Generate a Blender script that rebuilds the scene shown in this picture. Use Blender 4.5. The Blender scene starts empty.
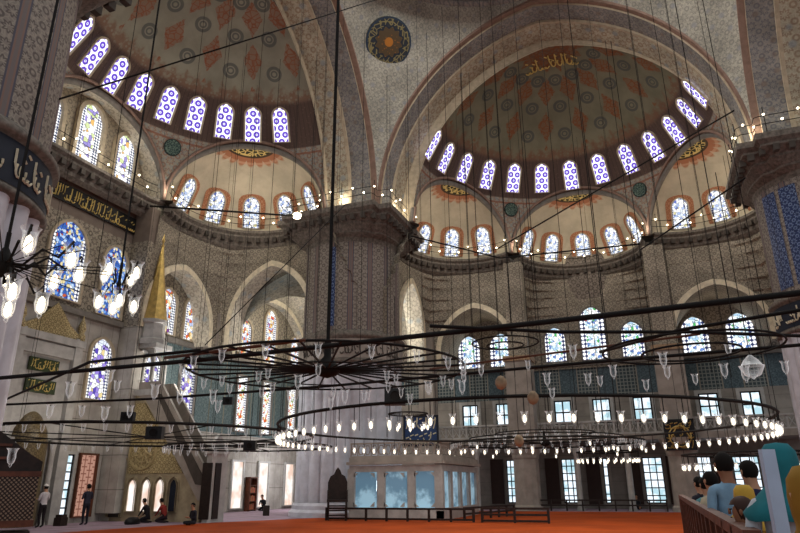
import bpy, math, random
from math import sin, cos, pi, sqrt, atan2, hypot, asin, acos, radians, degrees
from mathutils import Vector, Matrix
random.seed(7)
scene = bpy.context.scene
col = scene.collection

# ------------------------------------------------------------------ materials
def srgb(h):
    h = h.lstrip('#')
    v = [int(h[i:i+2], 16)/255 for i in (0, 2, 4)]
    return tuple((c/12.92 if c <= .04045 else ((c+.055)/1.055)**2.4) for c in v) + (1.0,)

class X:
    """a socket with arithmetic"""
    def __init__(s, T, k): s.T, s.k = T, k
    def __add__(a, b): return a.T.m('ADD', a, b)
    def __radd__(a, b): return a.T.m('ADD', b, a)
    def __sub__(a, b): return a.T.m('SUBTRACT', a, b)
    def __rsub__(a, b): return a.T.m('SUBTRACT', b, a)
    def __mul__(a, b): return a.T.m('MULTIPLY', a, b)
    def __rmul__(a, b): return a.T.m('MULTIPLY', b, a)
    def __truediv__(a, b): return a.T.m('DIVIDE', a, b)

class Mat:
    def __init__(s, name):
        s.mat = bpy.data.materials.new(name); s.mat.use_nodes = True
        s.t = s.mat.node_tree; s.t.nodes.clear()
        s.out = s.t.nodes.new('ShaderNodeOutputMaterial')
    def n(s, typ, **kw):
        nd = s.t.nodes.new(typ)
        for k, v in kw.items(): setattr(nd, k, v)
        return nd
    def put(s, sock, v):
        if isinstance(v, X): s.t.links.new(v.k, sock)
        elif isinstance(v, bpy.types.NodeSocket): s.t.links.new(v, sock)
        else: sock.default_value = v
    def m(s, op, *a):
        nd = s.n('ShaderNodeMath', operation=op)
        for i, v in enumerate(a): s.put(nd.inputs[i], v)
        return X(s, nd.outputs[0])
    def fract(s, a): return s.m('FRACT', a)
    def absv(s, a): return s.m('ABSOLUTE', a)
    def mn(s, a, b): return s.m('MINIMUM', a, b)
    def mx(s, a, b): return s.m('MAXIMUM', a, b)
    def lt(s, a, b): return s.m('LESS_THAN', a, b)
    def gt(s, a, b): return s.m('GREATER_THAN', a, b)
    def sqrt(s, a): return s.m('SQRT', a)
    def hyp(s, a, b): return s.sqrt(a*a + b*b)
    def smooth(s, v, lo, hi, a=0., b=1.):
        nd = s.n('ShaderNodeMapRange', interpolation_type='SMOOTHSTEP')
        s.put(nd.inputs['Value'], v)
        for k, q in (('From Min', lo), ('From Max', hi), ('To Min', a), ('To Max', b)): s.put(nd.inputs[k], q)
        return X(s, nd.outputs[0])
    def mix(s, f, a, b):
        nd = s.n('ShaderNodeMix', data_type='RGBA')
        s.put(nd.inputs[0], f); s.put(nd.inputs[6], a); s.put(nd.inputs[7], b)
        return X(s, nd.outputs[2])
    def scale(s, c, f):
        nd = s.n('ShaderNodeMix', data_type='RGBA', blend_type='MULTIPLY')
        nd.inputs[0].default_value = 1
        cmb = s.n('ShaderNodeCombineColor')
        for i in range(3): s.put(cmb.inputs[i], f)
        s.put(nd.inputs[6], c); s.put(nd.inputs[7], cmb.outputs[0])
        return X(s, nd.outputs[2])
    def xyz(s, vec):
        nd = s.n('ShaderNodeSeparateXYZ'); s.put(nd.inputs[0], vec)
        return [X(s, o) for o in nd.outputs]
    def vec(s, a, b, c=0.):
        nd = s.n('ShaderNodeCombineXYZ')
        for i, v in enumerate((a, b, c)): s.put(nd.inputs[i], v)
        return X(s, nd.outputs[0])
    def coord(s, which='UV'):
        return X(s, s.n('ShaderNodeTexCoord').outputs[which])
    def pos(s): return X(s, s.n('ShaderNodeNewGeometry').outputs['Position'])
    def noise(s, v, sc, det=3., rough=.6):
        nd = s.n('ShaderNodeTexNoise'); s.put(nd.inputs['Vector'], v)
        nd.inputs['Scale'].default_value = sc; nd.inputs['Detail'].default_value = det; nd.inputs['Roughness'].default_value = rough
        return X(s, nd.outputs[0])
    def voro(s, v, sc, feature='F1', rnd=1., out='Distance'):
        nd = s.n('ShaderNodeTexVoronoi', feature=feature); s.put(nd.inputs['Vector'], v)
        nd.inputs['Scale'].default_value = sc; nd.inputs['Randomness'].default_value = rnd
        return X(s, nd.outputs[out])
    def ramp(s, f, stops, const=True):
        nd = s.n('ShaderNodeValToRGB'); s.put(nd.inputs[0], f)
        cr = nd.color_ramp; cr.interpolation = 'CONSTANT' if const else 'LINEAR'
        while len(cr.elements) > 1: cr.elements.remove(cr.elements[-1])
        cr.elements[0].position = stops[0][0]; cr.elements[0].color = stops[0][1]
        for p, c in stops[1:]:
            e = cr.elements.new(p); e.color = c
        return X(s, nd.outputs[0])
    def surf(s, color, rough=.7, metal=0., spec=.3, bump=None, bstr=.3):
        b = s.n('ShaderNodeBsdfPrincipled')
        s.put(b.inputs['Base Color'], color); s.put(b.inputs['Roughness'], rough)
        b.inputs['Metallic'].default_value = metal; b.inputs['Specular IOR Level'].default_value = spec
        if bump is not None:
            bn = s.n('ShaderNodeBump'); bn.inputs['Strength'].default_value = bstr; bn.inputs['Distance'].default_value = .05
            s.put(bn.inputs['Height'], bump); s.t.links.new(bn.outputs[0], b.inputs['Normal'])
        s.t.links.new(b.outputs[0], s.out.inputs[0]); return s.mat
    def emit(s, color, strength=1.):
        e = s.n('ShaderNodeEmission'); s.put(e.inputs[0], color); s.put(e.inputs[1], strength)
        s.t.links.new(e.outputs[0], s.out.inputs[0]); return s.mat
    # ornament: 0..1 masks of a flower lattice and of vine-like cell edges
    def ornament(s, u, v, k=1.5):
        a = s.absv(s.fract(u*k) - .5); b = s.absv(s.fract(v*k) - .5)
        a2 = s.absv(s.fract(u*k + .5) - .5); b2 = s.absv(s.fract(v*k + .5) - .5)
        r = s.hyp(a, b); r2 = s.hyp(a2, b2)
        ang = s.m('ARCTAN2', a, b)
        fl = s.absv(r - .25 - .07*s.m('COSINE', ang*8.))
        m1 = s.smooth(fl, .1, .03)
        m2 = s.smooth(s.absv(r2 - .17), .09, .03)
        ve = s.voro(s.vec(u, v), k*3.2, 'DISTANCE_TO_EDGE', .8)
        return s.mx(m1, m2), s.smooth(ve, .1, .02)

def plain(name, hexc, rough=.6, metal=0., var=.15, sc=3.):
    M = Mat(name); p = M.coord('Object')
    c = M.scale(srgb(hexc), M.smooth(M.noise(p, sc), .3, .7, 1-var, 1+var))
    return M.surf(c, rough, metal)

def arab(name, base, dark, light, k=1.5, a1=.8, a2=.5, rough=.75, grey=.25, third=None):
    M = Mat(name); uv = M.coord('UV'); u, v, _ = M.xyz(uv)
    m1, m2 = M.ornament(u, v, k)
    c = M.mix(m2*a2, srgb(base), srgb(light))
    c = M.mix(m1*a1, c, srgb(dark))
    if third:
        cell = M.voro(uv, k*.9, 'F1', .35)
        c = M.mix(M.smooth(cell, .3, .12)*.7, c, srgb(third))
    c = M.scale(c, M.smooth(M.noise(uv, .6, 4.), .25, .75, 1-grey, 1+grey))
    return M.surf(c, rough)

MT = {}
MT['wall_pattern'] = arab('carved stone arabesque', '#8f8779', '#574f46', '#b9af9c', 2.1, .7, .6)
MT['pendentive'] = arab('painted pendentive', '#a19f92', '#7c7b76', '#bfbaa8', 1.8, .65, .6, third='#8d9093')
MT['soffit_dark'] = arab('blue grey painted arch band', '#898783', '#62646a', '#a39a8c', 1.6, .7, .5, third='#7d6f64')
MT['soffit_cream'] = arab('cream painted arch band', '#aba48f', '#866a56', '#c4bda8', 1.25, .65, .5, third='#8b969a')
MT['moulding'] = plain('plaster moulding', '#8d7466', .7)
MT['moulding_pale'] = plain('pale plaster moulding', '#b5a78f', .7)
MT['moulding_grey'] = plain('grey stone moulding', '#77726b', .7)
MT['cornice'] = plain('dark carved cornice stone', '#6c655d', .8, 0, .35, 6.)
MT['dentil'] = plain('dark cornice corbel', '#49433d', .8)  # even brown, darker than the cornice stone
MT['vault'] = arab('cream arabesque vault', '#c6bfae', '#8d8678', '#ddd6c4', 1.3, .6, .4, third='#a9b3b6')
MT['marble'] = plain('pale grey marble', '#a9a7a3', .4, 0, .15, 2.)
MT['flute'] = plain('fluted grey marble', '#c3c4cc', .45, 0, .12, 1.5)
MT['stone'] = plain('warm grey stone', '#958d84', .7, 0, .15, 1.5)
MT['iron'] = plain('black iron', '#14110f', .85, 0)
MT['rust'] = plain('copper brown tube', '#5e3826', .6, .1)
MT['wood'] = plain('dark carved wood', '#241813', .5, 0, .4, 8.)
MT['brown'] = plain('brown barrier wood', '#5c3526', .5, 0, .3, 6.)
MT['gold'] = plain('gilded metal', '#c2a563', .38, .7, .2, 4.)
MT['goldpaint'] = plain('gold lettering', '#d6bd72', .5, .2)
MT['creampaint'] = plain('cream lettering', '#cfc6ab', .6)
MT['black'] = plain('black painted board', '#0f0f11', .5)
MT['navy'] = plain('dark blue painted ground', '#131b2b', .6)
MT['blueboard'] = plain('blue painted board', '#243c66', .5)
MT['green'] = plain('dark green painted plate', '#2e3a20', .5)
MT['curtain'] = plain('dark brown shutter', '#33201a', .6)
MT['terracotta'] = arab('terracotta painted border', '#a5704f', '#8a4a30', '#c9a586', 3., .8, .5)
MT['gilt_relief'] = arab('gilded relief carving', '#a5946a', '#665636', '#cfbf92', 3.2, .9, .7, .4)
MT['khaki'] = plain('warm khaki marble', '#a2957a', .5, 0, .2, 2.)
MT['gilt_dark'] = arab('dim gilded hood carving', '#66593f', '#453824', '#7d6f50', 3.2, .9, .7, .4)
MT['capital'] = plain('tan carved capital', '#9b8266', .7, 0, .3, 6.)

M = Mat('hall carpet'); p = M.pos(); x, y, z = M.xyz(p)
c = M.scale(srgb('#a04418'), M.smooth(M.noise(p, .35, 3.), .3, .7, .75, 1.15))
st = M.absv(M.fract(x*.8) - .5)
c = M.mix(M.smooth(st, .06, .02)*.35, c, srgb('#7a2a12'))
MT['carpet'] = M.surf(c, .95, spec=.1)
M = Mat('side floor carpet'); p = M.pos(); x, y, z = M.xyz(p)
c = M.scale(srgb('#9a8794'), M.smooth(M.noise(p, .8, 4.), .3, .7, .8, 1.15))
st = M.absv(M.fract(y*.9) - .5)
c = M.mix(M.smooth(st, .08, .03)*.4, c, srgb('#6d4a4c'))
MT['floor'] = M.surf(c, .9, spec=.15)

# half-dome shell: window band, fringe and rows of rosettes and medallions, in the dome's own coordinates
def halfdome_mat(name, base, hot):
    M = Mat(name); p = M.coord('Object'); x, y, z = M.xyz(p)
    r = M.hyp(x, y); ang = M.m('ARCTAN2', y, x)*(180/pi)
    s = M.m('ARCSINE', M.mn(z/11.2, .999))*11.2
    nz = M.noise(p, 2.2, 4.)
    c = M.scale(srgb(base), M.smooth(M.noise(p, .5, 4.), .3, .7, .82, 1.15))
    def cells(per, off, s0, ds):
        du = (M.fract(ang/per + off) - .5)*(per*pi/180)*r
        dv = (M.fract((s - s0)/ds + .5) - .5)*ds
        return du, dv
    above = M.smooth(s, 7.7, 7.9)
    du, dv = cells(24., .5, 8.9, 2.1); d = M.hyp(du, dv)
    ring = M.mx(M.smooth(M.absv(d - .38), .12, .07), M.smooth(M.absv(d - .17), .07, .03))
    c = M.mix(ring*above*.65, c, srgb('#40464a'))
    du, dv = cells(24., 0., 9.6, 2.6)
    di = M.absv(du)*1.6 + M.absv(dv)*.85 + (M.noise(p, 3.2, 2.) - .5)*.55
    med = M.smooth(di, 1., .9)*above
    c = M.mix(med*M.smooth(M.voro(p, 3.2, 'DISTANCE_TO_EDGE', 1.), .03, .12, .95, .5), c, srgb(hot))
    # fringe and window band
    fr = M.smooth(s + (nz - .5)*2.2 + M.absv(M.fract(ang/6.) - .5)*1.0, 8.3, 7.5)
    lace = M.smooth(M.voro(p, 4.), .2, .42)
    c = M.mix(fr*M.m('ADD', lace*.45, .3), c, srgb('#7c5440'))
    st = M.smooth(M.absv(M.fract(ang/1.875) - .5), .12, .05)
    bandc = M.mix(st*.5, srgb('#5c4b43'), srgb('#38302e'))
    bandc = M.mix(M.smooth(M.voro(p, 5.), .3, .1)*.5, bandc, srgb('#7a6558'))
    c = M.mix(M.smooth(s, 7.3, 6.9), c, bandc)
    m1, m2 = M.ornament(ang/7., s*.9, 1.5)
    low = M.mix(m1*.7, M.mix(m2*.7, srgb('#a39c8b'), srgb('#7e8d92')), srgb('#8f6450'))
    low = M.mix(M.smooth(M.absv(s - 3.9), .09, .04)*.8, low, srgb('#8f5a44'))
    low = M.mix(M.smooth(M.absv(s - 4.4), .18, .1), low, srgb('#6a5a50'))
    c = M.mix(M.smooth(s, 4.35, 4.25), c, low)
    return M.surf(c, .8)
MT['halfdome'] = halfdome_mat('painted half dome', '#7b7964', '#85502f')
MT['halfdome_pale'] = halfdome_mat('painted half dome over prayer wall', '#918f7e', '#8f573c')

# apse: cream with a gilded roundel at the crown and terracotta flames round it
M = Mat('cream apse plaster'); p = M.coord('Object'); x, y, z = M.xyz(p)
hd = M.hyp(x, y)
ang = M.m('ARCTAN2', y, x)
c = M.scale(srgb('#bfb59f'), M.smooth(M.noise(p, .7, 4.), .3, .7, .85, 1.12))
c = M.mix(M.smooth(M.noise(p, 6., 3.), .55, .7)*.12, c, srgb('#8d7f62'))
fl = M.absv(M.m('SINE', ang*11.))
zone = M.gt(z, 2.)
c = M.mix(M.smooth(hd, 2.5, 2.1)*M.smooth(hd - fl*.5, 1.95, 1.75)*zone*.9, c, srgb('#a5623f'))
c = M.mix(M.smooth(M.absv(hd - 2.05), .12, .06)*zone*.6, c, srgb('#c9a184'))
scr = M.voro(p, 3.2, 'DISTANCE_TO_EDGE', 1.)
c = M.mix(M.smooth(hd, 1.5, 1.42)*zone, c, M.mix(M.smooth(scr, .08, .14), srgb('#d9c27a'), srgb('#3b3a24')))
c = M.mix(M.smooth(M.absv(hd - 1.5), .1, .06)*zone, c, srgb('#4a3b2a'))
MT['apse'] = M.surf(c, .8)

# pier shaft: vertical panels
M = Mat('painted pier shaft'); uv = M.coord('UV'); u, v, _ = M.xyz(uv)
f = M.fract(u/1.2); e = M.absv(f - .5)
m1, m2 = M.ornament(u/1.2*1.0, v/1.0, 2.)
c = M.mix(m2*.5, srgb('#827a71'), srgb('#a29a8c'))
c = M.mix(m1*.8, c, srgb('#4f4644'))
c = M.mix(M.smooth(e, .36, .4), c, srgb('#6d6462'))
c = M.mix(M.smooth(M.absv(e - .43), .03, .012)*.5, c, srgb('#86604f'))
c = M.mix(M.smooth(M.absv(e - .38), .03, .012), c, srgb('#4a4a56'))
MT['shaft'] = M.surf(c, .75)
M = Mat('blue floral tile'); uv = M.coord('UV'); u, v, _ = M.xyz(uv)
m1, m2 = M.ornament(u, v, 2.4)
c = M.mix(m1*.8, srgb('#23355f'), srgb('#7d8fb0')); c = M.mix(m2*.5, c, srgb('#141d3a'))
MT['bluetile'] = M.surf(c, .35)

# prayer wall in height zones
M = Mat('prayer wall'); uv = M.coord('UV'); u, v, _ = M.xyz(uv)
m1, m2 = M.ornament(u, v, 1.5)
pat = M.mix(m1*.8, M.mix(m2*.5, srgb('#918979'), srgb('#b9af9c')), srgb('#574f46'))
t1, t2 = M.ornament(u, v, 1.8)
tile = M.mix(t1*.5, M.mix(t2*.4, srgb('#5b6c6e'), srgb('#8b9a98')), srgb('#2f4449'))
tile = M.mix(M.smooth(M.absv(M.fract(u/1.6) - .5), .46, .48), tile, srgb('#83806f'))
mar = M.scale(srgb('#a9a49c'), M.smooth(M.noise(uv, 1.2, 5.), .3, .7, .8, 1.15))
mar = M.mix(M.smooth(M.absv(M.fract(u/.8 + .2) - .5), .475, .49)*.6, mar, srgb('#5c5752'))
mar = M.mix(M.smooth(M.absv(M.fract(v/1.7 + .1) - .5), .48, .49)*.6, mar, srgb('#5c5752'))
c = M.mix(M.smooth(v, 5.0, 5.05)*M.gt(u, 28.7), mar, tile)
plainband = M.scale(srgb('#776a60'), M.smooth(M.noise(uv, 1.5, 4.), .3, .7, .85, 1.1))
c = M.mix(M.smooth(v, 10.05, 10.1), c, pat)
c = M.mix(M.smooth(M.absv(v - 16.2), 1.1, 1.0), c, plainband)
c = M.mix(M.smooth(v, 17.8, 17.9), c, M.mix(m1*.7, srgb('#a09581'), srgb('#6c6155')))
MT['wall_left'] = M.surf(c, .7)
M = Mat('side wall'); uv = M.coord('UV'); u, v, _ = M.xyz(uv)
m1, m2 = M.ornament(u, v, 1.6)
pat = M.mix(m1*.8, M.mix(m2*.5, srgb('#7d7369'), srgb('#a0968a')), srgb('#453e39'))
lat = M.mn(M.absv(M.fract(u*4.) - .5), M.absv(M.fract(v*4.) - .5))
lattice = M.mix(M.smooth(lat, .16, .1), srgb('#39454a'), srgb('#7d837f'))
t1, t2 = M.ornament(u, v, 1.7)
tile = M.mix(t1*.5, M.mix(t2*.4, srgb('#4a5a61'), srgb('#6f8086')), srgb('#2a3a42'))
pan = M.absv(M.fract(u/2.75 + .1) - .5)
tile = M.mix(M.smooth(pan, .27, .25), tile, lattice)
tile = M.mix(M.smooth(M.absv(pan - .26), .02, .01), tile, srgb('#8a857a'))
sto = M.scale(srgb('#8d867e'), M.smooth(M.noise(uv, 1., 5.), .3, .7, .8, 1.15))
sto = M.mix(M.smooth(M.absv(M.fract(v/.9) - .5), .47, .49)*.4, sto, srgb('#5a544e'))
c = M.mix(M.smooth(v, 7.75, 7.8), sto, tile)
c = M.mix(M.smooth(v, 9.95, 10.0), c, pat)
MT['wall_right'] = M.surf(c, .7)

# window panes (daylight behind coloured glass)
def pane_lattice(name, strength):
    M = Mat(name); uv = M.coord('UV'); u, v, _ = M.xyz(uv)
    w = M.fract(u*2. ) ; k = 2.0
    d1 = M.hyp(M.fract(u*k) - .5, (M.fract(v*k*.58) - .5)*1.73)
    d2 = M.hyp(M.fract(u*k + .5) - .5, (M.fract(v*k*.58 + .5) - .5)*1.73)
    d = M.mn(d1, d2)
    ring = M.smooth(M.absv(d - .27), .17, .1)
    c = M.mix(ring, (1., 1., 1., 1), srgb('#5a3fb0'))
    c = M.mix(M.smooth(d, .1, .05), c, srgb('#4a49b8'))
    edge = M.smooth(M.absv(u), .40, .46)
    c = M.mix(edge, c, (1., 1., 1., 1))
    return M.emit(c, strength)
def pane_stained(name, stops, cell, strength, edge=.1, half=.5, dk=6.):
    M = Mat(name); uv = M.coord('UV'); u, v, _ = M.xyz(uv)
    rnd = M.n('ShaderNodeSeparateColor'); M.put(rnd.inputs[0], M.voro(uv, cell, 'F1', .8, 'Color'))
    c = M.ramp(X(M, rnd.outputs[0]), stops)
    lead = M.smooth(M.voro(uv, cell, 'DISTANCE_TO_EDGE', .8), .02, .06)
    c = M.scale(c, M.m('ADD', lead*.8, .2))
    dots = M.hyp(M.fract(u*dk) - .5, M.fract(v*dk) - .5)
    bord = M.mix(M.smooth(dots, .44, .36), srgb('#26305a'), (1, 1, 1, 1))
    c = M.mix(M.gt(M.absv(u), half - edge), c, bord)
    return M.emit(c, strength)
W = (1, 1, 1, 1)
MT['pane_purple'] = pane_lattice('white glass with violet lattice', 1.5)
MT['pane_apse'] = pane_stained('white glass with blue specks', [(0, W), (.4, srgb('#a9bbe0')), (.6, srgb('#dfe6f4')), (.76, srgb('#6a7cc0')), (.9, srgb('#d8cf9a')), (.94, W)], 6., 1.15, .06)
MT['pane_tall'] = pane_stained('white glass with pastel flowers', [(0, W), (.5, srgb('#cdd9a0')), (.65, srgb('#9a8fce')), (.78, W), (.9, srgb('#e3b56a'))], 4., 1.25, .1)
MT['pane_blue'] = pane_stained('blue and gold stained glass', [(0, srgb('#3f66b8')), (.3, srgb('#b9d2f2')), (.5, srgb('#6f9ae0')), (.68, srgb('#e8d7a0')), (.8, srgb('#2f3f98')), (.9, srgb('#c9603a')), (.95, W)], 6.5, 1.05, .12, .95, 5.)
MT['pane_red'] = pane_stained('red and gold stained glass', [(0, W), (.3, srgb('#f3d9a2')), (.5, srgb('#d9683a')), (.64, srgb('#b9c4e4')), (.78, srgb('#c9932e')), (.88, srgb('#8a4a9a')), (.94, W)], 5., 1.15, .08, .5)
MT['pane_violet'] = pane_stained('violet and white stained glass', [(0, W), (.35, srgb('#9a86d8')), (.6, srgb('#dfe6f6')), (.75, srgb('#5a48b4')), (.88, srgb('#e6d296'))], 4.5, 1.1, .14, .6)
MT['pane_warm'] = pane_stained('white glass with red and green flowers', [(0, W), (.5, srgb('#f7e6b8')), (.68, srgb('#d8622e')), (.8, srgb('#8aa04a')), (.88, W)], 5.5, 1.2, .12, .46)
MT['pane_side'] = pane_stained('white and blue dotted glass', [(0, W), (.4, srgb('#d4eaf2')), (.66, srgb('#a9c9e4')), (.84, srgb('#6484c4')), (.93, srgb('#b84a5a')), (.95, srgb('#4fae62'))], 5.5, 1.25, .36, .85, 3.3)
M = Mat('daylight seen through clear glass'); p = M.pos()
MT['pane_clear'] = M.emit(M.mix(M.smooth(M.noise(p, 1.2, 3.), .45, .6), srgb('#e8f4ff'), srgb('#a9cbd6')), 1.25)
M = Mat('white blind lit from outside'); p = M.pos()
MT['pane_blind'] = M.emit(M.mix(M.smooth(M.noise(p, 1.0, 2.), .4, .65), srgb('#fff6f0'), srgb('#e9c9b6')), 1.1)
M = Mat('brick court seen outside'); uv = M.coord('UV'); u, v, _ = M.xyz(uv)
d = M.mn(M.absv(M.fract(u*3.) - .5), M.absv(M.fract(v*3. + .5*M.m('FLOOR', u*3.)) - .5))
MT['pane_court'] = M.emit(M.mix(M.smooth(d, .12, .06), srgb('#c79683'), srgb('#8a5a4c')), .75)

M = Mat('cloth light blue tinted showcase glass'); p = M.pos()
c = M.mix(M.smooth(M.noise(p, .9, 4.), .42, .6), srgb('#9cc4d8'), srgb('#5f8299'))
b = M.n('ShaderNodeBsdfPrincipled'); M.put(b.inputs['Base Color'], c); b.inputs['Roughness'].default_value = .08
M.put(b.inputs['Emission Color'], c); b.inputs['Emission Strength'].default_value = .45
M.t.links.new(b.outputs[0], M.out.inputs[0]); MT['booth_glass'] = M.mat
M = Mat('warm lit lamp glass'); MT['lit'] = M.emit((1., .86, .62, 1), 3.4)
M = Mat('small bulb'); MT['bulb'] = M.emit((1., .85, .6, 1), 9.)
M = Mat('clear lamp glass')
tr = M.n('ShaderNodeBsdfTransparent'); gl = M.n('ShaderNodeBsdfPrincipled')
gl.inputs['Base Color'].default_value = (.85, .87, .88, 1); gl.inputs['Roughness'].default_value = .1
gl.inputs['Emission Color'].default_value = (.9, .9, .9, 1); gl.inputs['Emission Strength'].default_value = .22  # faint glow put in for the white glints on unlit glass
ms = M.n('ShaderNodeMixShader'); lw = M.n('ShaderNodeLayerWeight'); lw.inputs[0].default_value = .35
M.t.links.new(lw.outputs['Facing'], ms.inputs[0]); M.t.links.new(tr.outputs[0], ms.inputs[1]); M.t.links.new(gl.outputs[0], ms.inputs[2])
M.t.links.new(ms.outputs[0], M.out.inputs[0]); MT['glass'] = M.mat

# ------------------------------------------------------------------ mesh builder
class MB:
    def __init__(s): s.v, s.f, s.uv, s.mi = [], [], [], []
    def add(s, vs, fs, uvs=None, mi=0):
        o = len(s.v); s.v += [tuple(v) for v in vs]
        for k, f in enumerate(fs):
            s.f.append([o+i for i in f]); s.mi.append(mi)
            s.uv.append([uvs[i] for i in f] if uvs else None)
        return s
    def box(s, c, d, rz=0., mi=0, ry=0.):
        R = Matrix.Rotation(rz, 3, 'Z') @ Matrix.Rotation(ry, 3, 'Y')
        vs = [Vector(c) + R @ Vector((sx*d[0]/2, sy*d[1]/2, sz*d[2]/2)) for sx in (-1, 1) for sy in (-1, 1) for sz in (-1, 1)]
        fs = [(0, 1, 3, 2), (4, 6, 7, 5), (0, 4, 5, 1), (2, 3, 7, 6), (0, 2, 6, 4), (1, 5, 7, 3)]
        return s.add(vs, fs, [(v.x+v.y, v.z) for v in vs], mi)
    def tube(s, pts, r, n=6, mi=0, closed=False, cap=True):
        P = [Vector(p) for p in pts]; m = len(P); rs = r if isinstance(r, (list, tuple)) else [r]*m
        rings = []
        for i, p in enumerate(P):
            a = P[(i-1) % m] if (closed or i) else P[i]; b = P[(i+1) % m] if (closed or i < m-1) else P[i]
            t = (b-a)
            t = t.normalized() if t.length > 1e-9 else Vector((0, 0, 1))
            h = Vector((0, 0, 1)) if abs(t.z) < .95 else Vector((1, 0, 0))
            x = t.cross(h).normalized(); y = x.cross(t)
            rings.append([p + (x*cos(2*pi*k/n) + y*sin(2*pi*k/n))*rs[i] for k in range(n)])
        vs = [v for q in rings for v in q]; fs = []
        for i in range(m if closed else m-1):
            j = (i+1) % m
            fs += [(i*n+k, i*n+(k+1) % n, j*n+(k+1) % n, j*n+k) for k in range(n)]
        if cap and not closed: fs += [tuple(range(n))[::-1], tuple((m-1)*n+k for k in range(n))]
        return s.add(vs, fs, None, mi)
    def lathe(s, prof, n=24, c=(0, 0, 0), mi=0, a0=0., a1=2*pi, mod=None):
        full = abs(a1-a0-2*pi) < 1e-6; m = n if full else n+1
        vs, uvs = [], []
        for i, (r, z) in enumerate(prof):
            for k in range(m):
                a = a0+(a1-a0)*k/n; rr = r*(mod(a, z) if mod else 1)
                vs.append((c[0]+rr*cos(a), c[1]+rr*sin(a), c[2]+z)); uvs.append((a*max(r, .2), z))
        fs, fu = [], []
        for i in range(len(prof)-1):
            for k in range(n):
                q = (k+1) % m if full else k+1
                s.add([], [])
                fs.append((i*m+k, i*m+q, (i+1)*m+q, (i+1)*m+k))
        o = len(s.v); s.v += vs
        for f in fs:
            s.f.append([o+i for i in f]); s.mi.append(mi)
            uu = [list(uvs[i]) for i in f]
            if uu[1][0] < uu[0][0]:
                w = 2*pi*max(prof[0][0], .2); uu[1][0] += w; uu[2][0] += w
            s.uv.append(uu)
        return s
    def prism(s, poly, frame, d, mi=0, uvs=True):
        """poly in (a, b), frame = (origin, A, B, N); extruded d along N"""
        O, A, B, N = [Vector(q) for q in frame]; n = len(poly)
        f0 = [O + A*a + B*b for a, b in poly]; f1 = [p + N*d for p in f0]
        uv = [(a, b) for a, b in poly]*2
        s.add(f0+f1, [tuple(range(n))[::-1], tuple(n+i for i in range(n))] + [(i, (i+1) % n, n+(i+1) % n, n+i) for i in range(n)], uv, mi)
        return s
    def ring(s, outer, inner, frame, d, mi=0):
        """a flat frame between two outlines with the same count, extruded d along N"""
        O, A, B, N = [Vector(q) for q in frame]; n = len(outer)
        L = [O+A*a+B*b for a, b in outer] + [O+A*a+B*b for a, b in inner]
        T = [p+N*d for p in L]; uv = (list(outer)+list(inner))*2; fs = []
        for i in range(n):
            j = (i+1) % n
            fs += [(2*n+i, 2*n+j, 3*n+j, 3*n+i), (i, j, 2*n+j, 2*n+i), (n+j, n+i, 3*n+i, 3*n+j)]
        return s.add(L+T, fs, uv, mi)
    def sweep(s, path, prof, closed=False, up=Vector((0, 0, 1)), mi=0, dirs=None):
        """prof of (offset along the path's left normal, z)"""
        P = [Vector(p) for p in path]; m = len(P); vs, uvs = [], []; L = 0
        for i, p in enumerate(P):
            if dirs: nrm = dirs[i]
            else:
                a = P[(i-1) % m] if (closed or i) else P[i]; b = P[(i+1) % m] if (closed or i < m-1) else P[i]
                t = (b-a); t.z = 0; t.normalize(); nrm = Vector((-t.y, t.x, 0))
            if i: L += (p-P[i-1]).length
            for o, z in prof:
                vs.append(p + nrm*o + up*z); uvs.append((L, z))
        k = len(prof); fs = []
        for i in range(m if closed else m-1):
            j = (i+1) % m
            fs += [(i*k+q, j*k+q, j*k+q+1, i*k+q+1) for q in range(k-1)]
        return s.add(vs, fs, uvs, mi)
    def obj(s, name, mats, parent=None, smooth=False, loc=None, rz=0.):
        me = bpy.data.meshes.new(name); me.from_pydata(s.v, [], s.f)
        for mm in (mats if isinstance(mats, (list, tuple)) else [mats]): me.materials.append(MT[mm] if isinstance(mm, str) else mm)
        if any(u for u in s.uv):
            ul = me.uv_layers.new(name='UVMap'); k = 0
            for fi, f in enumerate(s.f):
                for j in range(len(f)):
                    ul.data[k].uv = s.uv[fi][j] if s.uv[fi] else (0, 0); k += 1
        me.polygons.foreach_set('material_index', s.mi)
        if smooth: me.polygons.foreach_set('use_smooth', [True]*len(s.f))
        me.update()
        o = bpy.data.objects.new(name, me); col.objects.link(o)
        if parent is not None: o.parent = parent
        if loc: o.location = loc
        o.rotation_euler.z = rz
        return o

def tag(o, label=None, cat=None, group=None, kind=None):
    for k, v in (('label', label), ('category', cat), ('group', group), ('kind', kind)):
        if v: o[k] = v
    return o
def empty(name, loc=(0, 0, 0), rz=0.):
    o = bpy.data.objects.new(name, None); col.objects.link(o); o.location = loc; o.rotation_euler.z = rz
    o.empty_display_size = .3
    return o
def struct(o, label=None, cat=None):
    return tag(o, label, cat, None, 'structure')

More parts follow.
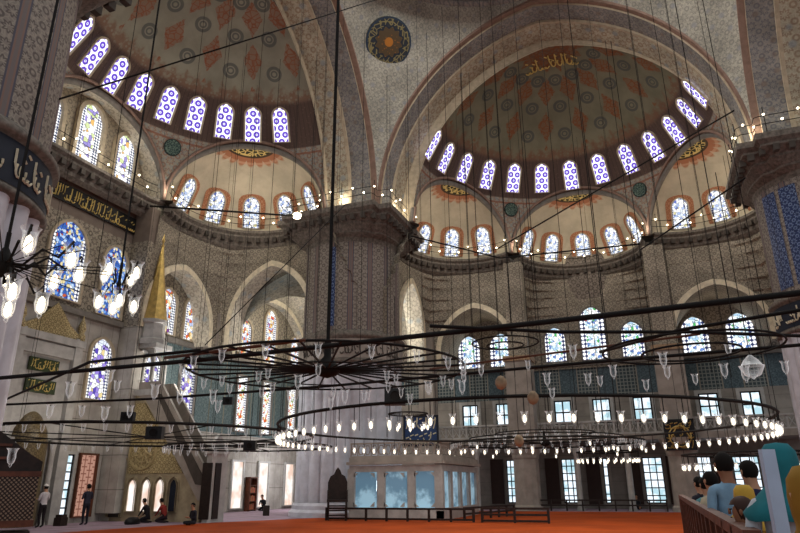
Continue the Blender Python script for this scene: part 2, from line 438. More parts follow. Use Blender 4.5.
def clip_grid(S, us, vs, fs, uvfn=None):
    """a surface S(u, v) on a grid, cut where any of fs(P) < 0; returns the mesh and the cut points of each f"""
    mb = MB(); idx = {}; cuts = [[] for _ in fs]
    def vid(u, v, P):
        key = (round(P.x, 4), round(P.y, 4), round(P.z, 4))
        if key not in idx:
            idx[key] = len(mb.v); mb.v.append(tuple(P))
        return idx[key]
    G = {}
    def at(i, j):
        if (i, j) not in G:
            P = Vector(S(us[i], vs[j])); G[(i, j)] = (us[i], vs[j], P, [f(P) for f in fs])
        return G[(i, j)]
    for i in range(len(us)-1):
        for j in range(len(vs)-1):
            poly = [at(i, j), at(i+1, j), at(i+1, j+1), at(i, j+1)]
            for k, f in enumerate(fs):
                if all(q[3][k] >= 0 for q in poly): continue
                out = []
                for a, b in zip(poly, poly[1:]+poly[:1]):
                    if a[3][k] >= 0: out.append(a)
                    if (a[3][k] >= 0) != (b[3][k] >= 0):
                        lo, hi = 0., 1.; 
                        for _ in range(12):
                            mid = (lo+hi)/2; P = Vector(S(a[0]+(b[0]-a[0])*mid, a[1]+(b[1]-a[1])*mid))
                            if (f(P) >= 0) == (a[3][k] >= 0): lo = mid
                            else: hi = mid
                        t = (lo+hi)/2; u = a[0]+(b[0]-a[0])*t; v = a[1]+(b[1]-a[1])*t; P = Vector(S(u, v))
                        vals = [g(P) for g in fs]; vals[k] = 0.
                        out.append((u, v, P, vals)); cuts[k].append(P)
                poly = out
                if len(poly) < 3: break
            if len(poly) < 3: continue
            ids = [vid(*q[:3]) for q in poly]
            keep = [n for n in range(len(ids)) if ids[n] != ids[n-1]]
            if len(keep) < 3: continue
            mb.f.append([ids[n] for n in keep]); mb.mi.append(0)
            mb.uv.append([uvfn(poly[n][0], poly[n][1]) if uvfn else (poly[n][0], poly[n][1]) for n in keep])
    return mb, cuts
def lin(a, b, n): return [a+(b-a)*i/n for i in range(n+1)]

# ------------------------------------------------------------------ camera
CAM = Vector((-22.6, -3.64, 1.65)); YAW, PIT, ROL, FPX = radians(20.85), radians(18.95), radians(-.42), 636.4
fw = Vector((cos(YAW)*cos(PIT), sin(YAW)*cos(PIT), sin(PIT))); rt = Vector((sin(YAW), -cos(YAW), 0)); up = rt.cross(fw)
rt2 = rt*cos(ROL) + up*sin(ROL); up2 = up*cos(ROL) - rt*sin(ROL)
cd = bpy.data.cameras.new('camera'); cam = bpy.data.objects.new('camera', cd); col.objects.link(cam)
cd.sensor_width = 36; cd.lens = 36*FPX/800; cd.clip_end = 300
m = Matrix((rt2, up2, -fw)).transposed().to_4x4(); m.translation = CAM; cam.matrix_world = m
scene.camera = cam
def ray(x, y): return fw + rt2*((x-400)/FPX) - up2*((y-266.5)/FPX)
def on_x(x, y, Xv): d = ray(x, y); return CAM + d*((Xv-CAM.x)/d.x)
def on_y(x, y, Yv): d = ray(x, y); return CAM + d*((Yv-CAM.y)/d.y)
def on_z(x, y, Zv): d = ray(x, y); return CAM + d*((Zv-CAM.z)/d.z)
def at_d(x, y, D): d = ray(x, y); return CAM + d*(D/hypot(d.x, d.y))

# ------------------------------------------------------------------ main dimensions
A = 13.4; HC = 17.9; YQ = 23.4; XR = 26.6; Y0 = -.4
W0, RISE0 = 10.45, 12.4
def pe(w, rise): return (rise*rise - w*w)/(2*w)
def parc(w, rise, n):
    """pointed arch outline from (-w, 0) over the crown to (w, 0)"""
    e = pe(w, rise); R = w+e; tm = asin(rise/R)
    half = [(R*cos(tm*i/n)-e, R*sin(tm*i/n)) for i in range(n+1)]
    return [(-a, b) for a, b in half] + [(a, b) for a, b in half[::-1][1:]]
def warch(w, h, rise=None, n=8):
    """closed outline of an arched opening standing on (0, 0)"""
    rise = rise or w*.62; z0 = h-rise
    return [(-w/2, 0)] + [(a, z0+b) for a, b in parc(w/2, rise, n)] + [(w/2, 0)]

# ------------------------------------------------------------------ setting
mb = MB(); mb.add([(-34, -26, 0), (XR, -26, 0), (XR, YQ, 0), (-34, YQ, 0)], [(0, 1, 2, 3)])
struct(mb.obj('floor', 'floor'))
mb = MB()
poly = [(-33, -25), (20.8, -25), (20.8, 10.2), (16.8, 10.0), (10.5, 13.3), (9.0, 14.2), (4.2, 16.6), (-.8, 17.7), (-4, 18.1), (-12, 18.4), (-33, 18.4)]
mb.prism(poly, ((0, 0, .003), (1, 0, 0), (0, 1, 0), (0, 0, 1)), .012)
tag(mb.obj('carpet', 'carpet'), 'orange red carpet spread over the whole hall floor', 'carpet')

# walls (flat sheets; panes stand against them)
def wall_sheet(name, mat, p0, p1, z0, z1):
    mb = MB(); L = (Vector(p1)-Vector(p0)).length
    mb.add([(p0[0], p0[1], z0), (p1[0], p1[1], z0), (p1[0], p1[1], z1), (p0[0], p0[1], z1)], [(0, 1, 2, 3)], [(0, z0), (L, z0), (L, z1), (0, z1)])
    return struct(mb.obj(name, mat))
wall_sheet('wall_left', 'wall_left', (-24, YQ), (XR, YQ), 0, 24)
wall_sheet('wall_right', 'wall_right', (XR, YQ), (XR, -22), 0, 24)

# ---- great arches, pendentives
def arch_band(name, secs, quarter, mats, label, off=0.):
    """secs: (x, w, rise, material) along the hall's axis; quarter turns it"""
    R = Matrix.Rotation(quarter, 3, 'Z'); N = 28
    root = empty(name); struct(root, label, 'arch')
    mbs = {}
    for (x0, w0, r0, m), (x1, w1, r1, _) in zip(secs, secs[1:]):
        a0, a1 = parc(w0, r0, N), parc(w1, r1, N); mb = mbs.setdefault(m, MB()); L = 0
        vs, uv = [], []
        for i in range(len(a0)):
            if i: L += hypot(a1[i][0]-a1[i-1][0], a1[i][1]-a1[i-1][1])
            vs += [R @ Vector((x0, -a0[i][0], HC+a0[i][1])), R @ Vector((x1, -a1[i][0] + (off if w1 < 9.8 else 0), HC+a1[i][1]))]
            uv += [(x0, L), (x1 if abs(x1-x0) > .05 else x0+.3, L)]
        mb.add(vs, [(2*i, 2*i+2, 2*i+3, 2*i+1) for i in range(len(a0)-1)], uv)
    for m, mb in mbs.items():
        mb.obj({'moulding': 'outer_moulding', 'moulding_pale': 'inner_moulding', 'soffit_dark': 'dark_soffit', 'soffit_cream': 'painted_soffit'}[m], m, root, True)
    return root
secs = [(10.4, W0, 12.4, 'moulding'), (10.4, 10.35, 12.2, 'moulding'), (10.75, 10.35, 12.2, 'moulding_pale'), (10.75, 10.25, 12.05, 'soffit_dark'),
        (12.0, 10.2, 11.95, 'moulding_pale'), (12.0, 10.08, 11.78, 'moulding_pale'), (12.2, 10.08, 11.78, 'soffit_cream'), (13.6, 10.0, 11.55, 'moulding_pale'), (13.62, 9.62, 11.0, 'moulding_pale')]
arch_band('great_arch', secs, 0, None, 'great painted arch carrying the half dome above the side gallery wall', Y0)
arch_band('great_arch', secs, pi/2, None, 'great painted arch carrying the half dome above the prayer wall')
arch_band('great_arch', secs, -pi/2, None, 'great arch rising from the right pier out of the top of the picture')
arch_band('great_arch', secs, pi, None, 'great arch overhead behind the viewer')

def pendentive(quarter, label):
    R = Matrix.Rotation(quarter, 3, 'Z'); mb = MB(); nv, nu = 30, 16; vs, uv = [], []
    e = pe(W0, RISE0)
    for j in range(nv+1):
        h = RISE0*j/nv; ye = max(0, sqrt(max(0, (W0+e)**2-h*h))-e); ye = min(ye, 10.4); rho = hypot(10.4, ye); a0 = atan2(ye, 10.4)
        for i in range(nu+1):
            a = a0 + (pi/2-2*a0)*i/nu
            vs.append(R @ Vector((rho*cos(a), rho*sin(a), HC+h))); uv.append((a*11., h))
    mb.add(vs, [(j*(nu+1)+i, j*(nu+1)+i+1, (j+1)*(nu+1)+i+1, (j+1)*(nu+1)+i) for j in range(nv) for i in range(nu)], uv)
    return struct(mb.obj('pendentive', 'pendentive', None, True), label, 'pendentive')
pendentive(0, 'painted pendentive with the round medallion above the fluted centre pier')
pendentive(-pi/2, 'painted pendentive rising above the right pier')
pendentive(pi/2, 'painted pendentive above the left pier')
pendentive(pi, 'painted pendentive behind the viewer')
# ceiling: main dome on its ring
mb = MB(); mb.lathe([(10.4, 30.3), (10.1, 30.35), (10.1, 30.6), (10.5, 30.7), (10.5, 31.3), (10.2, 31.4)], 64)
e = pe(10.2, 11); mb.lathe([((10.2+e)*cos(t)-e, 31.4+(10.2+e)*sin(t)) for t in lin(0, acos(e/(10.2+e)), 16)], 64)
struct(mb.obj('ceiling', 'soffit_dark', None, True))
# medallion on the pendentive
def medallion():
    M = Mat('round painted medallion'); u, v, _ = M.xyz(M.coord('UV')); r = M.hyp(u, v); ang = M.m('ARCTAN2', v, u)
    scr = M.voro(M.vec(u, v), 5., 'DISTANCE_TO_EDGE', 1.)
    c = M.mix(M.smooth(scr, .04, .1), srgb('#857a52'), srgb('#2b3138'))
    c = M.mix(M.smooth(r, .62, .58), c, M.mix(M.smooth(M.voro(M.vec(u, v), 8.), .3, .1), srgb('#54442e'), srgb('#936028')))
    c = M.mix(M.smooth(r, .2, .17), c, srgb('#b0702a'))
    c = M.mix(M.smooth(M.absv(r - .6 - .05*M.m('COSINE', ang*12.)), .05, .03), c, srgb('#1f2a36'))
    c = M.mix(M.smooth(r, .9, .94), c, srgb('#27384a'))
    return M.surf(c, .6)
MT['medallion'] = medallion()
d = ray(388, 42); best = None
for k in range(3000):
    P = CAM + d*(20+k*.012); h = P.z-HC
    if h < .5 or h > 12.3: continue
    e = pe(W0, RISE0); ye = sqrt((W0+e)**2-h*h)-e
    if hypot(P.x, P.y) > hypot(10.4, ye): best = P; break
P = best; n0 = Vector((-P.x, -P.y, -9.)).normalized(); t0 = Vector((0, 0, 1)).cross(n0).normalized(); b0 = n0.cross(t0)
mb = MB(); N = 40; vs = [P + n0*.18]; uv = [(0, 0)]
for i in range(N):
    a = 2*pi*i/N; vs.append(P + n0*.16 + (t0*cos(a)+b0*sin(a))*1.5); uv.append((cos(a), sin(a)))
for i in range(N):
    a = 2*pi*i/N; vs.append(P - n0*.5 + (t0*cos(a)+b0*sin(a))*1.55); uv.append((1, 0))
mb.add(vs, [(0, 1+i, 1+(i+1) % N) for i in range(N)] + [(1+i, 1+N+i, 1+N+(i+1) % N, 1+(i+1) % N) for i in range(N)], uv)
tag(mb.obj('ceiling_medallion', 'medallion'), 'round dark blue and orange calligraphic medallion between the two great arches', 'medallion')

# ------------------------------------------------------------------ windows
NWIN = [0]
WMESH = {}
ORD = ['', 'first', 'second', 'third', 'fourth', 'fifth', 'sixth', 'seventh', 'eighth', 'ninth', 'tenth', 'eleventh', 'twelfth', 'thirteenth', 'fourteenth', 'fifteenth']
def window(base, nrm, w, h, pane, label, group=None, frame='moulding_grey', fw_=.14, fd=.12, tilt=0., surround=None, bars=None, rise=None, arch=True):
    """an arched (or square) window: base point in the middle of its sill, nrm pointing into the hall"""
    NWIN[0] += 1
    nrm = Vector(nrm); nrm.z = 0; nrm.normalize()
    key = (round(w, 2), round(h, 2), pane, frame, fw_, fd, surround, bars, arch, rise)
    if key not in WMESH:
        ins = warch(w, h, rise) if arch else [(-w/2, 0), (-w/2, h), (w/2, h), (w/2, 0)]
        outs = [(a*(w+2*fw_)/w, b*(h+fw_)/h - (fw_*.5 if b == 0 else 0)) for a, b in ins]
        fr = ((0, 0, 0), (1, 0, 0), (0, 0, 1), (0, -1, 0)); L = {}
        mb = MB(); mb.ring(outs, ins, fr, fd); L['window_frame'] = (mb, frame)
        mb = MB(); mb.prism(ins, ((0, -.015, 0),) + fr[1:], .02); L['pane'] = (mb, pane)
        if surround:
            o2 = [(a*(w+2*fw_+.6)/w, b*(h+fw_+.3)/h) for a, b in ins]
            mb = MB(); mb.ring(o2, outs, fr, .03); L['painted_surround'] = (mb, surround)
        if bars:
            mb = MB(); nx, nz = bars; bw = .1 if nx == 2 else .07
            for sx in (-1, 1): mb.box((sx*(w/2-bw/2), -.05, h/2), (bw, .05, h))
            for sz in (bw/2, h-bw/2): mb.box((0, -.05, sz), (w, .05, bw))
            for i in range(1, nx): mb.box((-w/2+w*i/nx, -.06, h/2), (bw, .06, h))
            for i in range(1, nz): mb.box((0, -.06, h*i/nz), (w, .06, bw))
            L['glazing_bar'] = (mb, 'iron')
        me = {}
        for k, (q, mm) in L.items():
            o = q.obj(k, mm); me[k] = o.data; bpy.data.objects.remove(o)
        WMESH[key] = me
    root = empty('window_%d' % NWIN[0]); struct(root, label, 'window')
    if group: root['group'] = group
    yaw = atan2(nrm.x, -nrm.y)
    root.location = base; root.rotation_euler = (tilt, 0, yaw)
    for k, me in WMESH[key].items():
        o = bpy.data.objects.new(k, me); col.objects.link(o); o.parent = root
    return root

# ------------------------------------------------------------------ half domes with apses
PW, PR_ = 9.7, 11.1; PE = pe(PW, PR_); PRAD = PW+PE
def dome_r(z): return sqrt(max(0, PRAD**2 - z*z)) - PE if z < PR_ else -1
DCH, HWID, EH = 8.4, 4.85, 4.3
def halfdome(center, yaw, thetas, tymp, mat, label, wins, apse_labels):
    """axis +x in local coordinates"""
    def S(a, t): return ((PRAD*cos(t)-PE)*cos(a), (PRAD*cos(t)-PE)*sin(a), PRAD*sin(t))
    def exf(th):
        c = (DCH*cos(th), DCH*sin(th))
        return lambda P: ((P.x-c[0])**2 + (P.y-c[1])**2)/HWID**2 + (P.z/EH)**2 - 1
    fs = [exf(t) for t in thetas]
    if tymp: fs.append(lambda P: (P.y/HWID)**2 + (P.z/EH)**2 - 1 if P.x > 0 else 1)
    mb, cuts = clip_grid(S, lin(-pi/2, pi/2, 90), lin(0, acos(PE/PRAD)-.001, 48), fs)
    o = mb.obj('half_dome', mat, None, True, center, yaw); struct(o, label, 'half dome')
    # ribs on the cut edges
    for k, pts in enumerate(cuts):
        th = thetas[k] if k < len(thetas) else 0.
        tv = Vector((-sin(th), cos(th), 0)); c0 = Vector((DCH*cos(th), DCH*sin(th), 0))
        pts = sorted(pts, key=lambda P: -atan2(P.z/EH, (P-c0).dot(tv)/HWID))
        q = [pts[0]]
        for P in pts:
            if (P-q[-1]).length > .25: q.append(P)
        rb = MB(); rb.tube([p*1.0 for p in q], .17, 8); rb.obj('arch_rib', 'moulding_grey', o, True)
        rb = MB(); rb.tube([Vector((p.x*.982, p.y*.982, p.z+.33*max(0, p.z/EH))) for p in q], .1, 6); rb.obj('arch_rib', 'moulding', o, True)
    R = Matrix.Rotation(yaw, 3, 'Z'); C0 = Vector(center)
    for i, (adeg, lab) in enumerate(wins):
        a = radians(adeg); t0, t1 = asin(4.55/PRAD), asin(6.5/PRAD)
        p0, p1 = Vector(S(a, t0)), Vector(S(a, t1))
        p0 = p0*1; tilt = atan2(hypot(p0.x, p0.y)-hypot(p1.x, p1.y), p1.z-p0.z)
        inward = Vector((-cos(a), -sin(a), 0)); pb = p0 + inward*.1
        window(C0 + R @ pb, R @ inward, .92, 2.1, 'pane_purple', lab, None, 'moulding_pale', .1, .1, tilt)
    for th, (lab, wn) in zip(thetas, apse_labels):
        c = Vector((DCH*cos(th), DCH*sin(th), 0))
        def SE(a, t): return (c.x + HWID*cos(t)*cos(a), c.y + HWID*cos(t)*sin(a), EH*sin(t))
        me, _ = clip_grid(SE, lin(th-pi*.62, th+pi*.62, 72), lin(0, pi/2-.002, 30), [lambda P: hypot(P.x, P.y) - dome_r(P.z)])
        me.v = [tuple(Vector(v)-c) for v in me.v]
        eo = me.obj('apse', 'apse', None, True, C0 + R @ c, yaw)
        struct(eo, lab, 'apse')
        for j, (aw, wl) in enumerate(wn):
            a = th + radians(aw); inward = Vector((-cos(a), -sin(a), 0))
            ra = lambda q: HWID*sqrt(1-(q/EH)**2); rr = ra(.45) - .06; apt = atan2(ra(.45)-ra(2.3), 1.85)
            pb = c + Vector((cos(a), sin(a), 0))*rr + Vector((0, 0, .42))
            window(C0 + R @ pb, R @ inward, 1.05, 2.1, 'pane_apse', wl, None, 'moulding_pale', .08, .1, apt, 'terracotta')
    return o

angs = [85-15*k+5 for k in range(13)]
wl = [(a, f'small violet lattice window, {ORD[i+1]} from the left in the side half dome row') for i, a in enumerate(angs)]
def apse_w(name): return [(aw, f'pale arched window, {ORD[i+1]} from the left in the {name} apse') for i, aw in enumerate((64, 32, 0, -32, -64))]
halfdome((13.6, Y0, HC), 0., [radians(60), 0., radians(-60)], False, 'halfdome', 'painted half dome with rosettes above the side gallery wall', wl,
         [('cream apse nearest the centre pier under the side half dome', apse_w('side dome left')), ('cream middle apse under the side half dome', apse_w('side dome middle')), ('cream apse nearest the right pier under the side half dome', apse_w('side dome right'))])
qa = [17+12.4*k for k in range(10)]
wl = [(a-90, f'small violet lattice window, {ORD[i+1]} from the right in the prayer wall half dome row') for i, a in enumerate(qa)]
halfdome((0., 13.6, HC), pi/2, [radians(-60), radians(60)], True, 'halfdome_pale', 'painted half dome with terracotta medallions above the prayer wall', wl,
         [('cream apse between the gold spire and the centre pier', apse_w('prayer wall right')), ('cream apse hidden behind the left pier', [])])
halfdome((0., -13.6, HC), -pi/2, [], False, 'halfdome', 'half dome beyond the right pier', [], [])
# barrel arch and windows of the prayer wall's tympanum
def ST(t, yy): return (HWID*cos(t), yy, HC+EH*sin(t))
mb, _ = clip_grid(ST, lin(0, pi, 40), lin(20, YQ, 16), [lambda P: hypot(P.x, P.y-13.6) - dome_r(P.z-HC)], lambda u, v: (v, u*4.6))
struct(mb.obj('arch_soffit', 'vault', None, True), 'cream soffit of the arch over the three tall prayer wall windows', 'arch')
for i, (xx, hh, w) in enumerate(((-2.5, 3.1, 1.45), (.1, 3.8, 1.6), (2.75, 3.3, 1.45))):
    window((xx, YQ-.02, HC+.2), (0, -1, 0), w, hh, 'pane_tall', f'tall pale flowered window, {ORD[i+1]} from the left under the large arch over the prayer wall', None, 'moulding_pale', .2, .25)

M = Mat('green painted roundel'); u, v, _ = M.xyz(M.coord('UV')); r = M.hyp(u, v)
c = M.mix(M.smooth(M.voro(M.vec(u, v), 4., 'DISTANCE_TO_EDGE', 1.), .03, .1), srgb('#6f8577'), srgb('#2b413f'))
MT['roundel'] = M.surf(M.mix(M.smooth(r, .86, .9), c, srgb('#24302f')), .6)
def roundel(P, n, rad, label):
    n = Vector(n).normalized(); t = Vector((0, 0, 1)).cross(n).normalized(); b = n.cross(t); N = 28
    vs = [P+n*.1]+[P+n*.1+(t*cos(2*pi*i/N)+b*sin(2*pi*i/N))*rad for i in range(N)]+[P-n*.3+(t*cos(2*pi*i/N)+b*sin(2*pi*i/N))*rad for i in range(N)]
    uv = [(0, 0)]+[(cos(2*pi*i/N), sin(2*pi*i/N)) for i in range(N)]*2
    mb = MB(); mb.add(vs, [(0, 1+i, 1+(i+1) % N) for i in range(N)]+[(1+i, 1+N+i, 1+N+(i+1) % N, 1+(i+1) % N) for i in range(N)], uv)
    tag(mb.obj('roundel', 'roundel'), label, 'roundel')
for (cx, cy, yw, ad, lab) in ((13.6, Y0, 0, 30, 'green painted roundel between left and middle apses of the side half dome'), (13.6, Y0, 0, -30, 'green painted roundel between middle and right apses of the side half dome'), (0, 13.6, pi/2, -30, 'green painted roundel beside the large arch over the prayer wall')):
    t = asin(3.35/PRAD); rr = PRAD*cos(t)-PE; a = yw+radians(ad)
    roundel(Vector((cx+rr*cos(a), cy+rr*sin(a), HC+3.35)), (-cos(a), -sin(a), -.35), .52, lab)
root = empty('gilded_inscription', (13.6, Y0, HC)); tag(root, 'gold calligraphy high at the crown of the side half dome', 'calligraphy')
mb = MB()
def gi(a, b):
    x = 1.3-b; y = a; r = hypot(x, y); z = sqrt(max(0, PRAD**2-(r+PE)**2)); return Vector((x, y, z-.08))
inscription(mb, 3.4, 1.2, 14, 77, gi, .045) if False else None
GI = (mb, gi, root)
# ------------------------------------------------------------------ walls under the apses
def arch_in(P, axis, pos, c, hw, zs, rise):
    """>0 outside the opening of an arch standing in the plane axis = pos"""
    d = abs((P.x if axis == 0 else P.y) - pos)
    if d > 1.6: return 1.
    s = abs((P.y if axis == 0 else P.x) - c)
    if P.z < zs: return s-hw
    e = pe(hw, rise); return hypot(s+e, P.z-zs) - (hw+e)
def under_wall(name, Ce, th, box, holes, label, zb=12.6, tiers=6, z0=10.2):
    def S(a, z):
        dx, dy = cos(a), sin(a); t = 99
        for ax, lim in box:
            dd = dx if ax == 0 else dy; q = lim - (Ce[0] if ax == 0 else Ce[1])
            if dd*q > 0: t = min(t, q/dd)
        t = min(t, 6.9)
        s = 0.
        if z > zb:
            q = min(.999, (z-zb)/(17.25-zb))*tiers; k = int(q); f = q-k; s = (k + f**4)/tiers
        rad = t + (HWID-t)*s
        if z > zb: rad += (.16 if t > HWID+.4 else .04)*abs(sin(a*13 + (int(q) % 2)*pi/2))*(f**2)*(1 if s < .98 else 0)
        return (Ce[0]+dx*rad, Ce[1]+dy*rad, z)
    zz = ([z0] if z0 < 1 else []) + lin(max(z0, 7.), zb, 14) + lin(zb, 17.25, tiers*7)[1:]
    z_ = 0
    mb, cuts = clip_grid(S, lin(th-pi/2, th+pi/2, 110), zz, [(lambda P, h=h: arch_in(P, *h)) for h in holes], lambda u, v: (u*4.85, v))
    return struct(mb.obj(name, 'wall_pattern'), label, 'wall')
MT['rim'] = plain('bright cream arch rim', '#ddd2b8', .7)
def arch_ring(axis, pos, c, hw, zs, rise, depth, out, mat_s, label, name='arch'):
    root = empty(name); struct(root, label, 'arch')
    pts = [(-hw, 10.1)] + [(a, zs+b) for a, b in parc(hw, rise, 14)] + [(hw, 10.1)]
    P3 = lambda s, z, d: Vector((pos+d, c+s, z)) if axis == 0 else Vector((c+s, pos+d, z))
    mb = MB(); L = 0; vs, uv = [], []
    for i, (a, b) in enumerate(pts):
        if i: L += hypot(a-pts[i-1][0], b-pts[i-1][1])
        vs += [P3(a, b, -.12*out), P3(a, b, depth*out)]; uv += [(0, L), (depth, L)]
    mb.add(vs, [(2*i, 2*i+2, 2*i+3, 2*i+1) for i in range(len(pts)-1)], uv); mb.obj('soffit', mat_s, root, True)
    mb = MB(); o = [(a*(hw+.38)/hw, zs+(b-zs)*(rise+.38)/rise if b > zs else b) for a, b in pts]
    vs = []; 
    for (a, b), (a2, b2) in zip(pts, o): vs += [P3(a, b, -.14*out), P3(a2, b2, -.14*out), P3(a2, b2, .1*out)]
    fs = []
    for i in range(len(pts)-1): fs += [(3*i, 3*i+3, 3*i+4, 3*i+1), (3*i+1, 3*i+4, 3*i+5, 3*i+2)]
    mb.add(vs, fs); mb.obj('archivolt', 'rim', root)
    return root
# side wall bays (+60, 0, -60) and the prayer wall's right bay
hA = (0, 22.3, 7.6, 2.6, 11.0, 3.1); hN = (1, 11.2, 18.6, 2.3, 11.9, 3.5)
under_wall('muqarnas_wall', (17.8, Y0+7.27), radians(60), [(0, 22.3), (1, 11.2)], [hA, hN], 'carved honeycomb wall between the centre pier and the side gallery')
arch_ring(*hA, 4.2, 1, 'wall_pattern', 'cream rimmed arch over two windows nearest the centre pier on the gallery side')
arch_ring(*hN, 1.2, 1, 'vault', 'narrow pale arch just right of the centre pier')
hB = (0, 22.3, -8.7, 2.7, 10.9, 3.1); hM = (1, -12.0, 18.6, 2.3, 11.9, 3.5)
under_wall('muqarnas_wall', (17.8, Y0-7.27), radians(-60), [(0, 22.3), (1, -12.0)], [hB, hM], 'carved honeycomb wall beside the right pier')
arch_ring(*hB, 4.2, 1, 'wall_pattern', 'cream rimmed arch over two dotted windows beside the right pier')
arch_ring(*hM, 1.2, -1, 'vault', 'arch hidden behind the right pier')
under_wall('muqarnas_wall', (22.0, Y0), 0., [(0, XR-.15), (1, Y0+4.86), (1, Y0-4.86)], [], 'banded curved wall holding three dotted windows under the middle apse', 13.4, 6, 9.8)
hQ = (1, 22.2, 7.6, 2.75, 11.1, 3.2); hR = (0, 11.6, 18.4, 2.9, 11.6, 3.8)
under_wall('muqarnas_wall', (7.27, 17.8), radians(30), [(0, 11.6), (1, 22.2)], [hQ, hR], 'carved honeycomb wall hanging between two arches right of the gold spire')
arch_ring(*hQ, 1.15, 1, 'vault', 'arch over two stained windows right of the gold spire')
arch_ring(*hR, 1.3, 1, 'vault', 'wide pale arch opening left of the centre pier')
# corner bay vault
def SV(a, t): return (20+8.2*cos(t)*cos(a), 18+8.2*cos(t)*sin(a), 9.5+8.2*sin(t))
mb, _ = clip_grid(SV, lin(0, 2*pi, 72), lin(.02, pi/2-.01, 30), [lambda P: XR-P.x, lambda P: YQ-P.y, lambda P: P.x-12.9, lambda P: P.y-12.4], lambda u, v: (u*5, v*8))
struct(mb.obj('corner_vault', 'vault', None, True), 'pale arabesque vault of the corner bay behind the centre pier', 'vault')
arch_ring(1, YQ-.55, 19.4, 5.2, 10.2, 5.0, .5, 1, 'vault', 'inner arch framing the three corner windows')
# pillars
def pillar(px, py, label):
    root = empty('pillar', (px, py, 0)); struct(root, label, 'pillar')
    MB().lathe([(.98, 0), (.98, .25), (.86, .35), (.84, 3.2), (.9, 3.3), (.92, 3.5), (1.2, 4.1), (1.25, 4.3)], 12).obj('column', 'stone', root)
    mb = MB(); mb.box((0, 0, 7.1), (1.55, 1.75, 5.5)); mb.obj('shaft', 'stone', root)
    mb = MB(); mb.box((0, 0, 9.95), (1.75, 1.95, .35)); mb.obj('capital', 'capital', root)
    mb = MB(); mb.box((.25, 0, 13.6), (1.15, 1.3, 7.1)); mb.obj('pilaster', 'wall_pattern', root)
pillar(22.15, Y0+4.86, 'stone pillar between the left and middle gallery bays')
pillar(22.15, Y0-4.86, 'stone pillar carrying the square black calligraphy panel')
mb = MB(); mb.box((22.3, 11.3, 6.3), (1.1, 1.1, 12.6)); struct(mb.obj('pillar', 'stone'), 'corner pillar partly hidden behind the glazed booth', 'pillar')
mb = MB(); mb.box((11.75, 22.75, 11.3), (.9, 1.2, 2.4)); struct(mb.obj('corbel', 'stone'), 'corner corbel between two arches on the prayer wall', 'corbel')
# gallery
root = empty('gallery'); struct(root, 'upper gallery along the side wall with pierced parapet', 'gallery')
mb = MB(); mb.box((24.5, 0, 4.5), (4.2, 26, .4)); mb.obj('gallery_slab', 'stone', root)
mb = MB(); mb.box((22.55, 0, 4.72), (.2, 26, .14)); mb.box((22.55, 0, 5.55), (.22, 26, .12))
for i in range(52): mb.box((22.55, -12.9+i*.5, 5.13), (.1, .12, .75))
for i in range(51):
    for k in (-1, 1): mb.tube([(22.55, -12.65+i*.5-k*.22, 4.8), (22.55, -12.65+i*.5+k*.22, 5.5)], .03, 4)
mb.obj('parapet', 'marble', root)
for yy in (-12.3, 8., 1.2, -2.): 
    mb = MB(); mb.lathe([(.28, 0), (.2, .25), (.18, 3.4), (.3, 3.8), (.34, 4.3)], 12, (22.7, yy, 0)); mb.obj('colonnette', 'marble', root, True)
# wide ledges
mb = MB(); mb.box(((4.4+XR)/2, YQ-.1, 10.2), (XR-4.4, .35, .3)); mb.box((0, YQ-.1, 10.2), (8.8, .35, .3)); struct(mb.obj('trim_1', 'moulding_grey'))
mb = MB(); mb.box((XR-.1, 0, 10.1), (.35, 40, .25)); struct(mb.obj('trim_2', 'moulding_grey'))
for xx in (4.65,):
    mb = MB(); mb.box((xx, 22.75, 8.9), (.7, 1.2, 17.)); struct(mb.obj('pilaster', 'wall_left'), 'brown pilaster at the end of the long gold inscription', 'pilaster')

# cornices along the trefoil plan
def semic(c, th, r, n=30): return [Vector((c[0]+r*cos(a), c[1]+r*sin(a), 0)) for a in lin(th-pi/2, th+pi/2, n)]
CPROF = [(-.1, 16.75), (.14, 16.95), (.14, 17.15), (.42, 17.5), (.42, 17.62), (.6, 17.75), (.6, 17.92), (-.4, 17.92)]
def cornice(path, label):
    root = empty('cornice'); struct(root, label, 'cornice')
    mb = MB(); mb.sweep(path, CPROF); mb.obj('moulding', 'cornice', root)
    mb = MB(); L = 0; nxt = .2
    for p, q in zip(path, path[1:]):
        d = (q-p).length
        while nxt < L+d:
            t = (nxt-L)/d; P = p.lerp(q, t); dr = (q-p).normalized(); n = Vector((-dr.y, dr.x, 0))
            mb.box(P + n*.3 + Vector((0, 0, 17.32)), (.26, .34, .3), atan2(dr.y, dr.x)); nxt += .62
        L += d
    mb.obj('corbel', 'dentil', root); 
